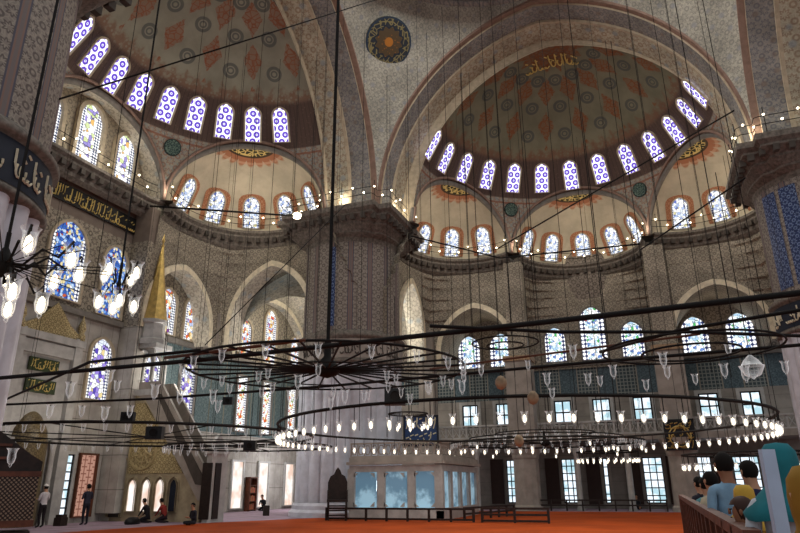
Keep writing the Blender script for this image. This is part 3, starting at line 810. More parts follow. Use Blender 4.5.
def light_rail(path, label, off=.35):
    """thin iron rail on posts with a row of small bulbs"""
    root = empty('lamp_rail', tuple(path[0]+Vector((0, 0, HC))))
    tag(root, label, 'railing')
    o = path[0] + Vector((0, 0, HC)); pts = []
    for i, p in enumerate(path):
        a, b = path[max(0, i-1)], path[min(len(path)-1, i+1)]; t = (b-a).normalized(); pts.append(p + Vector((-t.y, t.x, 0))*off - path[0])
    for hh in (.55, 1.0): MB().tube([p+Vector((0, 0, hh)) for p in pts], .022, 4).obj('rail', 'iron', root)
    L = 0; nxt = .3; nb = 0; bm = None
    for p, q in zip(pts, pts[1:]):
        d = (q-p).length
        while nxt < L+d:
            P = p.lerp(q, (nxt-L)/d)
            if nb % 3 == 0: MB().tube([P, P+Vector((0, 0, 1.5))], .022, 4).obj('post', 'iron', root)
            if bm is None:
                bo = MB().lathe([(.001, -.06), (.05, -.03), (.06, .02), (.001, .07)], 6).obj('bulb', 'bulb', root, True); bm = bo.data
            else:
                bo = bpy.data.objects.new('bulb', bm); col.objects.link(bo); bo.parent = root
            bo.location = P + Vector((0, 0, .66 if nb % 2 else 1.08)); nxt += .75; nb += 1
        L += d
for th, lab in ((60, 'nearest the centre pier'), (0, 'in the middle'), (-60, 'beside the right pier')):
    t = radians(th); path = semic((13.6+DCH*cos(t), Y0+DCH*sin(t)), t, HWID)
    cornice(path, f'carved cornice under the side half dome, the curve {lab}')
    light_rail(path, f'thin rail with small bulbs on the side cornice, curve {lab}')
t = radians(30); path = semic((DCH*cos(t), 13.6+DCH*sin(t)), t, HWID)
cornice(path, 'carved cornice curving from the gold spire to the centre pier')
light_rail(path, 'thin rail with small bulbs on the cornice between gold spire and centre pier')
path = [Vector((5.2, 22.6, 0)), Vector((4.2, 22.9, 0)), Vector((0, 22.95, 0)), Vector((-4.5, 22.95, 0))]
cornice(path, 'straight carved cornice above the long gold inscription')
light_rail(path, 'thin rail with small bulbs in front of the three tall prayer wall windows', .3)

# ------------------------------------------------------------------ piers
def strokes(w, h, n, seed, thick=.05):
    """flowing pen strokes of an inscription, as (points, radius)"""
    rnd = random.Random(seed); out = []; x = -w/2
    step = w/n
    for i in range(n):
        k = rnd.random(); x0 = -w/2 + step*(i+.5)
        if k < .42:
            hh = h*rnd.uniform(.6, .95); out.append([(x0+step*.2, h/2-.04*h), (x0+step*.1, 0), (x0-step*.25, h/2-hh)])
        elif k < .7:
            out.append([(x0+step*.7*cos(a), -h*.18+h*.24*sin(a)) for a in lin(pi*.9, 2.25*pi, 8)])
        else:
            out.append([(x0-step*.6+step*1.5*t, -h*.32-h*.12*sin(pi*t)) for t in lin(0, 1, 6)])
        if rnd.random() < .6: 
            yy = rnd.uniform(-.1, .4)*h; out.append([(x0-step*.35, yy), (x0+step*.35, yy+h*.1)])
    return out
def inscription(mb, w, h, n, seed, place, r):
    for st in strokes(w, h, n, seed): mb.tube([place(a, b) for a, b in st], r, 4)

def sqr(a, h, f=1., notch=.75):
    c, s_ = abs(cos(a)), abs(sin(a)); t = h/max(c, s_)
    if h > 2 and t*c > h-notch and t*s_ > h-notch: t = min(t, (h-notch)/min(c, s_))
    r = h*(1-f) + t*f
    return r*cos(a), r*sin(a)
mb, gi, root = GI; inscription(mb, 3.4, 1.1, 16, 77, gi, .05); mb.obj('lettering', 'goldpaint', root)
def pier(cx, cy, label, panels, seed, az, band='navy', letter='creampaint'):
    root = empty('pier', (cx, cy, 0)); struct(root, label, 'pier')
    R = 3.05
    MB().lathe([(3.45, 0), (3.45, .25), (3.3, .4), (3.3, .6), (3.2, .75)], 40).obj('plinth', 'flute', root)
    nf = 22
    MB().lathe([(R, .75), (R, 8.2), (R+.02, 8.4)], nf*8, (0, 0, 0), 0, 0, 2*pi, lambda a, z: 1+.095*(abs(cos(nf*a/2))**.6)-.06).obj('fluted_base', 'flute', root, True)
    mb = MB(); mb.lathe([(3.0, 8.35), (3.25, 8.42), (3.3, 8.55), (3.22, 8.6), (3.22, 9.85), (3.36, 9.9), (3.4, 10.05), (3.15, 10.3), (3.0, 10.35)], 64); mb.obj('band_moulding', 'cornice', root, True)
    MB().lathe([(3.235, 8.65), (3.245, 9.8)], 64).obj('inscription_band', band, root, True)
    mb = MB()
    for k in range(5):
        a0 = az + (k-2)*radians(26)
        inscription(mb, 1.15, .8, 8, seed+k, lambda a, b, a0=a0: Vector((3.26*cos(a0-a/3.2), 3.26*sin(a0-a/3.2), 9.24+b)), .035)
    mb.obj('lettering', letter, root)
    MB().lathe([(R, 10.2), (R, 16.4)], 72).obj('shaft', 'shaft', root, True)
    prof = [(R, 16.0), (3.12, 16.1), (3.2, 16.3), (3.2, 16.5), (3.5, 16.8), (3.5, 16.95), (3.8, 17.25), (3.8, 17.4), (4.05, 17.6), (4.05, 17.92), (0, 17.92)]
    mb = MB(); rings = [(3.06, 15.9, 0), (3.12, 16.2, 0), (3.3, 16.4, .35), (3.3, 16.5, .35), (3.5, 16.85, .7), (3.5, 16.95, .7), (3.75, 17.3, 1), (3.75, 17.42, 1), (3.95, 17.6, 1), (3.95, 17.92, 1), (.01, 17.92, 1)]
    m_ = 120; vs = []
    for r, z, sq in rings:
        for k in range(m_): vs.append((*sqr(2*pi*k/m_, r, sq), z))
    mb.add(vs, [(i*m_+k, i*m_+(k+1) % m_, (i+1)*m_+(k+1) % m_, (i+1)*m_+k) for i in range(len(rings)-1) for k in range(m_)]); mb.obj('cornice', 'cornice', root)
    mb = MB()
    for k in range(44):
        a = 2*pi*k/44; q_ = sqr(a, 3.68); mb.box((q_[0], q_[1], 17.12), (.3, .24, .34), round(a/(pi/2))*pi/2)
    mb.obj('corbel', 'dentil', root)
    for a0, wd in panels:
        mb = MB(); h = wd/2
        mb.lathe([(R+.03, 10.6), (R+.03, 15.6)], 10, (0, 0, 0), 0, a0-h, a0+h); mb.obj('tile_panel', 'bluetile', root, True)
    return root
pier(A, A, 'massive round pier with fluted base in the middle of the picture', [(pi+.03, .13)], 11, radians(205), 'stone', 'dentil')
pier(A, -A, 'massive pier with blue tile panel at the right edge', [(radians(118), .3), (radians(139), .28)], 31, radians(150))
pier(-A, A, 'massive patterned pier at the left edge', [], 51, radians(262))
for cx, cy, a0, a1, lab in ((A, A, 110, 300, 'on top of the centre pier cornice'), (A, -A, 90, 250, 'on top of the right pier cornice')):
    path = [Vector((cx+sqr(radians(a), 3.8)[0], cy+sqr(radians(a), 3.8)[1], 0)) for a in lin(a0, a1, 60)]
    light_rail(path, f'thin rail with small bulbs {lab}', 0.)

# ------------------------------------------------------------------ windows of the side wall
for i, (yy, h, w) in enumerate(((2.35, 2.6, 1.5), (-.45, 4.0, 1.75), (-3.2, 2.55, 1.5))):
    window((XR-.42 if i != 1 else XR-.2, yy, 10.35), (-1, 0, 0), w, h, 'pane_side', f'dotted blue and white stained window, {ORD[i+1]} from the left in the banded curved wall', None, 'moulding_grey', .12, .1)
for yy, lab in ((9.2, 'left of two under the arch nearest the centre pier'), (6.6, 'right of two under the arch nearest the centre pier'), (-7.4, 'left of two under the arch beside the right pier'), (-10.3, 'right of two under the arch beside the right pier')):
    window((XR-.03, yy, 10.35), (-1, 0, 0), 1.75, 2.6, 'pane_side', f'dotted blue and white stained window, {lab}', None, 'moulding_grey', .12, .1)
for i, yy in enumerate((9.3, 6.65, 2.25, -.5, -3.3, -7.6, -10.2)):
    window((XR-.03, yy, 5.75), (-1, 0, 0), 1.25, 1.75, 'pane_clear', f'square clear gallery window with dark bars, {ORD[i+1]} from the left of the upper row', None, 'marble', .22, .15, bars=(2, 2), arch=False)
window((XR-3.5, -12.35, 5.6), (-.6, 1, 0), .7, 2., 'pane_clear', 'narrow bluish gallery window beside the right pier', None, 'marble', .15, .12, arch=False)
for i, (px, w) in enumerate(((515, .95), (572, 1.05), (609, .36), (657, 1.3), (703, 1.7), (752, 1.6))):
    P = on_x(px, 500, XR-.03); P.z = .35
    window(P, (-1, 0, 0), w, 3.0, 'pane_clear', f'tall floor level window with dark grid, {ORD[i+1]} from the left under the gallery', None, 'stone', .18, .18, bars=(3, 6) if w > .8 else (1, 5), arch=False)
    mb = MB(); mb.box((0, 0, 1.55), (.08, .95, 3.1)); mb.box((-.05, 0, 2.2), (.04, .7, 1.2)); mb.box((-.05, 0, .8), (.04, .7, 1.1))
    o = mb.obj('window_shutter', 'curtain', None, False, (XR-.45, P.y+w/2+.65, .3), 0)
    tag(o, f'dark brown shutter folded beside the {ORD[i+1]} floor level window under the gallery', 'shutter')

# windows of the prayer wall
def qwin(xx, z0, w, h, pane, label, **k):
    return window((xx, YQ-.03, z0), (0, -1, 0), w, h, pane, label, None, k.pop('frame', 'moulding_grey'), k.pop('fw_', .14), k.pop('fd', .15), **k)
qwin(.05, 10.7, 2.2, 4.1, 'pane_blue', 'large blue stained window under the long gold inscription', frame='moulding_pale')
qwin(3.25, 10.5, 1.6, 4.0, 'pane_blue', 'blue stained window with orange band right of the largest blue one', frame='moulding_pale')
qwin(-3.2, 10.5, 1.6, 4.0, 'pane_blue', 'blue stained window behind the left pier', frame='moulding_pale')
qwin(3.2, 6.0, 1.45, 3.2, 'pane_violet', 'arched violet and white stained window beside the niche', frame='moulding_pale')
qwin(7.75, 10.5, 1.5, 2.8, 'pane_red', 'gold and red arched window, left of two beside the spire', frame='moulding_pale')
qwin(10.15, 10.5, 1.5, 2.9, 'pane_red', 'gold and red arched window, right of two beside the spire', frame='moulding_pale')
for xx, h, lab in ((16.2, 2.7, 'left'), (19.5, 4.2, 'tallest middle'), (23.3, 2.8, 'right')):
    qwin(xx, 10.6, 1.4 if h < 4 else 1.6, h, 'pane_red', f'{lab} stained window of three under the wide pale arch', frame='moulding_pale')
qwin(7.1, 5.5, 1.35, 3.6, 'pane_violet', 'violet stained window just behind the pulpit canopy')
qwin(10.3, 5.5, 1.4, 3.7, 'pane_violet', 'blue and violet stained window right of the pulpit stairs')
for xx, lab in ((16.25, 'left'), (19.5, 'middle'), (23.2, 'right')):
    qwin(xx, 5.3, 1.2, 3.8, 'pane_warm', f'{lab} tall red and white window of three on the tiled prayer wall', arch=False)
    qwin(xx+.15, .25, 1.25, 3.0, 'pane_blind', f'{lab} bright white floor level window of three on the prayer wall', arch=False, frame='marble', bars=None)
qwin(2.2, .3, .42, 2.9, 'pane_clear', 'narrow bright floor level window left of the brick court view', arch=False, frame='marble', bars=(1, 7))
qwin(3.35, .3, 1.0, 2.9, 'pane_court', 'open floor level window showing a pink brick court', arch=False, frame='rust', fw_=.1)

# long inscription
def board(name, label, cat, c, w, h, nrm, mat, seed, n, r, rows=1, letter='goldpaint', frame_m=None):
    yaw = atan2(nrm[0], -nrm[1]); root = empty(name, c, yaw); tag(root, label, cat)
    mb = MB(); mb.box((0, 0, 0), (w, .08, h)); mb.obj('panel', mat, root)
    mb = MB()
    for q in range(rows):
        zz = h/2-(q+.5)*h/rows
        inscription(mb, w*.94, h/rows*.86, n, seed+q, lambda a, b, zz=zz: Vector((a, -.055, zz+b)), r)
    mb.obj('lettering', letter, root)
    if frame_m:
        mb = MB()
        for s in (-1, 1): mb.box((s*w/2, -.03, 0), (.1, .12, h+.1)); mb.box((0, -.03, s*h/2), (w+.1, .12, .1))
        mb.obj('frame', frame_m, root)
    return root
board('inscription_panel', 'long black panel of gold calligraphy under the straight cornice', 'calligraphy', (.9, YQ-.08, 16.15), 7.0, .95, (0, -1), 'black', 5, 44, .035)
board('inscription_panel', 'blue calligraphy panel standing above the glazed booth', 'calligraphy', (12.4, on_x(421, 430, 12.4).y, 4.55), 1.9, 1.6, (-1, -.25), 'blueboard', 8, 7, .035, 2, 'creampaint', 'navy')
root = board('inscription_panel', 'square black panel with round gold calligraphy hung on the gallery pillar', 'calligraphy', (21.1, Y0-4.86, 4.45), 1.65, 1.75, (-1, 0), 'black', 9, 6, .035, 3, 'gold', 'black')
mb = MB(); mb.tube([(.62*cos(a), -.06, -.1+.62*sin(a)) for a in lin(0, 2*pi, 28)[:-1]], .04, 5, 0, True); mb.tube([(-.6, -.06, -.3), (-.2, -.06, .35), (.1, -.06, .65), (.3, -.06, .3), (.62, -.06, -.3)], .045, 5); mb.obj('roundel', 'gold', root)

# ------------------------------------------------------------------ mihrab
root = empty('prayer_niche', (-.15, YQ, 0)); tag(root, 'tall marble prayer niche with gilded triangular crest on the prayer wall', 'prayer niche')
mb = MB()
mb.box((-1.75, -.2, 4.4), (.5, .4, 8.8)); mb.box((1.6, -.2, 4.4), (.45, .4, 8.8)); mb.box((0, -.2, 8.55), (3.9, .5, .35)); mb.box((0, -.18, 8.0), (3.2, .3, .6)); mb.box((-.05, -.08, 5.0), (3.2, .1, 7.)); mb.obj('marble_frame', 'marble', root)
mb = MB(); mb.prism([(-1.9, 8.75), (1.8, 8.75), (1.5, 9.0), (.9, 9.4), (.45, 9.9), (0, 10.35), (-.45, 9.9), (-.9, 9.4), (-1.6, 9.0)], ((0, -.12, 0), (1, 0, 0), (0, 0, 1), (0, -1, 0)), .2); mb.obj('crest', 'gilt_relief', root)
for s in (-1.8, 1.7): MB().lathe([(.001, 8.7), (.22, 8.75), (.22, 9.0), (.12, 9.15), (.2, 9.35), (.16, 9.6), (.05, 9.9), (.001, 10.3)], 10, (s, -.25, 0)).obj('finial', 'gilt_relief', root, True)
for zz in (7.2, 6.2):
    o = MB().box((-.15, -.22, zz), (1.65, .1, .62)).obj('plaque', 'green', root)
    mb = MB(); inscription(mb, 1.5, .5, 11, int(zz*10), lambda a, b, zz=zz: Vector((a-.15, -.28, zz+b)), .022); mb.obj('lettering', 'goldpaint', o)
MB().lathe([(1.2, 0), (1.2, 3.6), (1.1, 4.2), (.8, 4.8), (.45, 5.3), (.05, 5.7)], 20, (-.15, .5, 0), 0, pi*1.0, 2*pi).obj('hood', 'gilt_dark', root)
for s in (-1.3, 1.05): MB().lathe([(.2, 0), (.14, .2), (.13, 3.4), (.2, 3.7), (.2, 3.8)], 12, (s, -.3, 0)).obj('colonnette', 'marble', root, True)

# ------------------------------------------------------------------ minbar (pulpit): stair runs along -y, side facing -x
MX = 4.75
root = empty('minbar', (MX, 20, 0)); tag(root, 'carved marble pulpit with long stair and tall gold spire on the prayer wall', 'pulpit')
fr = ((0, 0, 0), (0, 1, 0), (0, 0, 1), (1, 0, 0))      # (y, z) polygons, thick along +x
def py(P): return [(a-20, b) for a, b in P]
def pr_(name, P, x0, d, m): mb = MB(); O = ((x0, 0, 0),) + fr[1:]; mb.prism(py(P), O, d); return mb.obj(name, m, root)
pr_('base_wall', [(22.9, 0), (22.9, 6.3), (21.6, 6.3), (17.3, 1.1), (17.3, 0)], .06, 1.0, 'khaki')
pr_('carved_triangle', [(22.0, 2.3), (22.0, 5.9), (21.4, 5.9), (18.5, 2.3)], 0, .08, 'gilt_relief')
mb = MB()
for rr, th in ((.85, .07), (.5, .05), (.2, .08)): mb.tube([(-.01, 1.15+rr*cos(a), 3.35+rr*sin(a)) for a in lin(0, 2*pi, 20)[:-1]], th, 5, 0, True)
for k in range(10):
    a = 2*pi*k/10; mb.tube([(-.02, 1.15+.25*cos(a), 3.35+.25*sin(a)), (-.02, 1.15+.68*cos(a+.3), 3.35+.68*sin(a+.3)), (-.02, 1.15+.8*cos(a), 3.35+.8*sin(a))], .05, 4)
mb.obj('rosette', 'gilt_relief', root)
pr_('stair_rail', [(21.9, 6.3), (21.9, 7.0), (20.5, 7.0), (16.9, 2.2), (16.9, 1.0), (17.4, 1.0), (21.3, 6.0)], -.06, .16, 'stone')
pr_('rail_panel', [(20.6, 6.3), (20.3, 6.3), (17.2, 2.15), (17.2, 1.7), (17.6, 1.75)], -.1, .05, 'dentil')
pr_('far_stair_rail', [(21.9, 6.3), (21.9, 7.0), (20.5, 7.0), (16.9, 2.2), (16.9, 1.0), (17.4, 1.0), (21.3, 6.0)], 1.0, .14, 'stone')
for i, yy in enumerate((21.55, 20.65, 19.8, 18.95)):
    o = MB().ring([(a*1.45, b*1.12-.05) for a, b in warch(.42, 1.5, .34)], warch(.42, 1.5, .34), ((-.08, yy-20, .5), (0, 1, 0), (0, 0, 1), (1, 0, 0)), .12).obj('arched_opening', 'khaki', root)
    MB().prism(warch(.42, 1.5, .34), ((-.02, yy-20, .5), (0, 1, 0), (0, 0, 1), (1, 0, 0)), .03).obj('opening_light', 'pane_blind' if i < 3 else 'navy', o)
o = MB().ring([(a*1.35, b*1.1) for a, b in warch(.75, 2.9, .6)], warch(.75, 2.9, .6), ((-.06, 2.55, .2), (0, 1, 0), (0, 0, 1), (1, 0, 0)), .14).obj('passage_arch', 'khaki', root)
MB().prism(warch(.75, 2.9, .6), ((.0, 2.55, .2), (0, 1, 0), (0, 0, 1), (1, 0, 0)), .03).obj('passage', 'dentil', o)
for yy in (21.2, 22.7):
    for xx in (.08, 1.0): MB().lathe([(.1, 6.3), (.08, 6.5), (.08, 8.2), (.13, 8.5)], 8, (xx, yy-20, 0)).obj('canopy_column', 'marble', root)
mb = MB(); op = warch(1.3, 1.7, .8)
mb.ring([(a*1.32, min(b*1.35, 2.3)) for a, b in op], op, ((-.04, 1.95, 7.1), (0, 1, 0), (0, 0, 1), (1, 0, 0)), .12)
mb.box((.52, 1.95, 9.0), (1.3, 1.9, .25)); mb.box((.52, 1.95, 6.45), (1.3, 1.9, .3)); mb.obj('canopy', 'marble', root)
MB().lathe([(.85, 9.1), (.85, 9.4), (.7, 9.5), (.66, 10.3), (.78, 10.4), (.78, 10.55), (.6, 10.6)], 8, (.52, 1.95, 0)).obj('drum', 'marble', root)
MB().lathe([(.72, 10.55), (.56, 11.5), (.3, 13.2), (.07, 15.0), (.1, 15.1), (.03, 15.25), (.09, 15.4), (.001, 15.9)], 8, (.52, 1.95, 0)).obj('spire', 'gold', root)
mb = MB(); mb.box((.52, -3.15, 1.6), (1.3, .3, 3.2)); mb.box((.52, -3.15, 3.3), (1.5, .45, .25)); mb.prism([(-.6, 0), (.6, 0), (.35, .4), (0, .75), (-.35, .4)], ((.52, -3.0, 3.4), (1, 0, 0), (0, 0, 1), (0, -1, 0)), .2); mb.obj('portal', 'marble', root)
mb = MB(); mb.box((-.15, -3.1, 1.45), (.06, .55, 2.6)); mb.box((.4, -3.33, 1.45), (.45, .06, 2.6)); mb.obj('portal_door', 'wood', root)

# ------------------------------------------------------------------ muezzin booth (glazed) beside the centre pier
root = empty('glazed_booth', (9.0, 6.3, 0)); tag(root, 'stone booth with blue glazed windows standing against the centre pier', 'booth')
L1, L2 = 5.0, 7.2
mb = MB()
mb.box((.15, L1/2, .28), (.3, L1, .56)); mb.box((L2/2, .15, .28), (L2, .3, .56))
mb.box((.15, L1/2, 2.45), (.34, L1, .3)); mb.box((L2/2, .15, 2.45), (L2, .34, .3))
f_y = [0, 1.62, 3.25, 4.95]; f_x = [0, 1.75, 3.5, 5.25, 7.0]
for yy in f_y: mb.box((.15, yy+(.15 if yy == 0 else -.05), 1.45), (.32, .42, 2.0))
for xx in f_x[1:]: mb.box((xx, .15, 1.45), (.42, .32, 2.0))
mb.obj('stone_frame', 'marble', root)
mb = MB(); mb.box((.1, L1/2, 2.72), (.6, L1+.2, .14)); mb.box((L2/2, .1, 2.72), (L2, .6, .14)); mb.box((.15, L1/2, 2.9), (.4, L1, .24)); mb.box((L2/2, .15, 2.9), (L2, .4, .24)); mb.box((L2/2-.2, 2., 2.95), (L2-1.6, 3.7, .1)); mb.obj('cornice', 'stone', root)
for i in range(3):
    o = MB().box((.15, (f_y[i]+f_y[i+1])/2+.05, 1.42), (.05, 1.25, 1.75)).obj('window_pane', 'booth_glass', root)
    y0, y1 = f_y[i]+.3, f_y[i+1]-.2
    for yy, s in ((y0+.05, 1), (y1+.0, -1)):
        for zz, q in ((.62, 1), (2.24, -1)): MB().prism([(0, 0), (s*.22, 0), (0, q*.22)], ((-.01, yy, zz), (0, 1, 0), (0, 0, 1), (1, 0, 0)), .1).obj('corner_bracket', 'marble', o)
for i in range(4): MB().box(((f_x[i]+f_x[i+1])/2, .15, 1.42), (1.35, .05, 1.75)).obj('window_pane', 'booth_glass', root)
mb = MB()
for k, (ax, Ln) in enumerate(((1, L1), (0, L2))):
    for zz in (3.06, 3.72): mb.box((.15, Ln/2, zz) if ax else (Ln/2, .15, zz), (.14, Ln, .08) if ax else (Ln, .14, .08))
    nn = int(Ln/.36)
    for i in range(nn):
        t = (i+.5)*Ln/nn
        for rr in (.15,):
            mb.tube([((.15, t+rr*cos(a), 3.39+rr*1.7*sin(a)) if ax else (t+rr*cos(a), .15, 3.39+rr*1.7*sin(a))) for a in lin(0, 2*pi, 6)[:-1]], .035, 4, 0, True)
        mb.box((.15, t+.18, 3.39) if ax else (t+.18, .15, 3.39), (.06, .05, .6) if ax else (.05, .06, .6))
mb.obj('pierced_parapet', 'stone', root)

# dark carved throne beside the booth
P = on_z(338, 520, 0.); Q = on_x(337, 515, 8.4); P = Vector((8.4, Q.y, 0)); root = empty('preacher_chair', P, atan2(-15, -30)); tag(root, 'tall dark carved wooden chair with pointed back between booth and pier', 'chair')
mb = MB(); mb.prism([(-.5, .9), (.5, .9), (.5, 1.8), (.38, 2.1), (.2, 2.2), (.12, 2.4), (0, 2.55), (-.12, 2.4), (-.2, 2.2), (-.38, 2.1), (-.5, 1.8)], ((-.4, 0, 0), (0, 1, 0), (0, 0, 1), (1, 0, 0)), .09); mb.obj('backrest', 'wood', root)
MB().box((0, 0, .92), (.9, 1.05, .12)).obj('seat', 'wood', root)
for sx in (-.38, .38):
    for sy in (-.46, .46): MB().tube([(sx, sy, 0), (sx, sy, .9)], [.06, .045], 8).obj('leg', 'wood', root)
for sy in (-.48, .48):
    mb = MB(); mb.box((0, sy, 1.4), (.85, .06, .08)); mb.box((.4, sy, 1.15), (.07, .07, .5)); mb.box((0, sy, 1.12), (.7, .04, .08)); mb.obj('armrest', 'wood', root)
mb = MB()
for k in range(3): mb.box((.55+k*.0, 0, .25+.22*k), (.5-.1*k, .8, .06))
mb.box((.5, .42, .45), (.6, .05, .9)); mb.box((.5, -.42, .45), (.6, .05, .9)); mb.obj('step', 'wood', root)

# low barriers
def barrier(name, p, q, h, n, rails, label, mat='wood', th=.09):
    p, q = Vector(p), Vector(q); d = q-p; L = d.length; root = empty(name, p, atan2(d.y, d.x)); tag(root, label, 'railing')
    for zz in rails: MB().box((L/2, 0, zz), (L, th, th)).obj('rail', mat, root)
    for i in range(n+1): MB().box((L*i/n, 0, h/2), (th*1.1, th*1.1, h)).obj('post', mat, root)
    return root
barrier('low_barrier', (7.7, 11.9, 0), (7.7, 4.4, 0), .62, 7, (.58, .12), 'low dark wooden barrier in front of the glazed booth windows')
barrier('low_barrier', (7.7, 4.0, 0), (7.6, 1.0, 0), .66, 2, (.62, .36, .1), 'short three rail barrier standing on orange carpet right of the booth')
barrier('low_barrier', (9.4, 5.3, 0), (14.5, 3.9, 0), .6, 6, (.56, .3), 'low dark barrier along the shaded side of the booth')
barrier('low_barrier', (22.0, 4.0, 0), (22.0, -4.0, 0), .7, 8, (.65, .35), 'low dark barrier in front of the floor level windows under the gallery')

# ------------------------------------------------------------------ small furniture on the floor
P = on_z(294, 515, 0.)
root = empty('book_stand', (12.2, 18.2, 0), .6); tag(root, 'small dark folding stand on the pale floor left of the fluted pier', 'stand')
for s in (-1, 1): MB().box((s*.3, 0, .28), (.12, .35, .56)).obj('side_panel', 'wood', root)
MB().box((0, 0, .3), (.55, .3, .08)).obj('shelf', 'wood', root)
root = empty('bookcase', (17.9, YQ-.3, 0)); tag(root, 'narrow red brown bookcase between two bright floor level windows', 'bookcase')
mb = MB(); mb.box((-.42, 0, 1.1), (.06, .4, 2.2)); mb.box((.42, 0, 1.1), (.06, .4, 2.2)); mb.box((0, .18, 1.1), (.84, .04, 2.2)); mb.box((0, 0, 2.22), (.95, .45, .08)); mb.obj('carcass', 'brown', root)
for zz in (.1, .65, 1.2, 1.7): MB().box((0, 0, zz), (.8, .36, .04)).obj('shelf', 'brown', root)
k = 0
BC = ['#7a2f25', '#a2482f', '#5c3a2a', '#8b6a3a']
bmat = [plain('book cover '+c[1:], c) for c in BC]
for zi, zz in enumerate((.12, .67, 1.22)):
    xx = -.36
    for j in range(9):
        w = random.uniform(.05, .085); h = random.uniform(.3, .42)
        o = MB().box((0, 0, h/2), (w, .24, h)).obj('book', bmat[k % 4], None, False, (17.9+xx+w/2, YQ-.33, zz)); xx += w+.004; k += 1
        tag(o, f'{["red", "rust", "brown", "tan"][(k-1) % 4]} book, {ORD[j+1]} from the left on the {["bottom", "middle", "upper"][zi]} shelf of the bookcase', 'book', 'books in the bookcase')
P = on_z(112, 523, 0.)
mb = MB(); mb.lathe([(.001, .32), (.3, .3), (.5, .2), (.55, .08), (.5, 0)], 14); 
o = mb.obj('bag', 'black', None, True, (2.9, 19.6, 0), .3); o.scale = (1.0, .55, 1); tag(o, 'black bag lying on the floor near the man in dark clothes', 'bag')
mb = MB(); mb.box((0, 0, .18), (.5, .35, .36)); mb.box((0, 0, .42), (.42, .28, .12)); tag(mb.obj('box', 'wood', None, False, (1.0, 22.0, 0), .2), 'low dark box under the open floor level window', 'box')

# dark preacher's kiosk at the left edge
KD = at_d(-5, 480, 12.6)
root = empty('wooden_pulpit', (KD.x, KD.y, 0), radians(-146)); tag(root, 'dark wooden preacher pulpit with pearl inlaid lattice panel at left edge', 'pulpit')
# local +x towards the hall's middle; front faces the camera
root.rotation_euler.z = atan2(CAM.y-KD.y, CAM.x-KD.x)
MB().box((0, 0, .5), (.7, 1.2, 1.0)).obj('base', 'wood', root)
MB().box((0, 0, 1.12), (.76, 1.26, .1)).obj('ledge', 'brown', root)
M = Mat('wood inlaid with pearl'); u, v, _ = M.xyz(M.coord('Object'))[1:] + [None]; u = u*1.7; v = v*1.7
d1 = M.hyp(M.fract(u*9.) - .5, M.fract(v*9.) - .5); d2 = M.hyp(M.fract(u*9. + .5) - .5, M.fract(v*9. + .5) - .5)
MT['inlay'] = M.surf(M.mix(M.smooth(M.mn(d1, d2), .27, .2), srgb('#1d120f'), srgb('#86725f')), .4)
MB().box((.0, 0, 1.5), (.72, 1.2, .66)).obj('inlay_panel', 'inlay', root)
MB().box((0, 0, 1.86), (.76, 1.26, .08)).obj('top_rail', 'brown', root)
mb = MB(); mb.prism([(-.62, 1.9), (.62, 1.9), (.62, 2.05), (.45, 2.15), (-.1, 2.55), (-.62, 2.9)], ((-.3, 0, 0), (0, 1, 0), (0, 0, 1), (1, 0, 0)), .6); mb.obj('sloped_back', 'wood', root)
for zz in (2.1, 2.3):
    MB().box((.33, -.2, zz), (.04, .7, .04)).obj('carved_strip', 'brown', root)

# ------------------------------------------------------------------ chandeliers
def lamp_mesh(lit, s=1., drop=.35):
    mb = MB()
    mb.tube([(0, 0, drop*s), (0, 0, .26*s)], .012*s, 4, 0)
    mb.lathe([(.02*s, .02*s), (.05*s, .05*s), (.068*s, .13*s), (.062*s, .2*s), (.072*s, .25*s), (.1*s, .29*s)], 8, (0, 0, 0), 1)
    mb.lathe([(.001, -.03*s), (.025*s, 0), (.02*s, .03*s)], 6, (0, 0, 0), 1)
    if lit: mb.lathe([(.001, .03*s), (.034*s, .06*s), (.04*s, .12*s), (.03*s, .19*s), (.001, .22*s)], 8, (0, 0, 0), 2)
    return mb
def lamp_data(lit, s=1., drop=.35):
    o = lamp_mesh(lit, s, drop).obj('glass_lamp', ['iron', 'glass', 'lit'], None, True); me = o.data; bpy.data.objects.remove(o); return me
LM = {True: lamp_data(True, .95, .66), False: lamp_data(False, .8)}
LMB = {True: lamp_data(True, .95, .3), False: lamp_data(False, .68, .3)}
def put_lamp(root, p, lit, data=None, rz=0.):
    o = bpy.data.objects.new('glass_lamp', (data or LM)[lit]); col.objects.link(o); o.parent = root; o.location = p
    return o
def chandelier(c, label, rings, spokes=0, hub=False, chains=8, top=27., sp_r=.02, chain_r=.008):
    """rings: (radius, z, rod thickness, lamps, lit test)"""
    root = empty('chandelier', c); tag(root, label, 'chandelier')
    for (r, z, th, n, lit) in rings:
        MB().tube([(r*cos(a), r*sin(a), z) for a in lin(0, 2*pi, 72)[:-1]], th, 6, 0, True).obj('ring', 'iron', root)
        for i in range(n):
            a = 2*pi*(i+.35)/n
            L_ = lit(i, a); put_lamp(root, (r*cos(a), r*sin(a), z-(.62 if L_ else .28)), L_, None)
    R0 = max(r for r, *_ in rings); z0 = rings[0][1]
    for i in range(spokes):
        a = 2*pi*(i+.3)/spokes; MB().tube([(.2*cos(a), .2*sin(a), 0), (R0*cos(a), R0*sin(a), z0)], sp_r, 5).obj('spoke', 'iron', root)
    if hub: MB().lathe([(.001, -.18), (.2, -.12), (.3, 0), (.2, .14), (.08, .3), (.08, .6)], 14).obj('hub', 'iron', root, True)
    for i in range(chains):
        a = 2*pi*(i+.15)/chains; MB().tube([(R0*cos(a), R0*sin(a), z0), (R0*cos(a), R0*sin(a), top)], chain_r, 4).obj('chain', 'iron', root)
    return root
chandelier((-.1, .8, 3.55), 'huge ring chandelier fully lit under the main dome', [(8.0, 0, .045, 92, lambda i, a: True)], 0, False, 10, 26.)
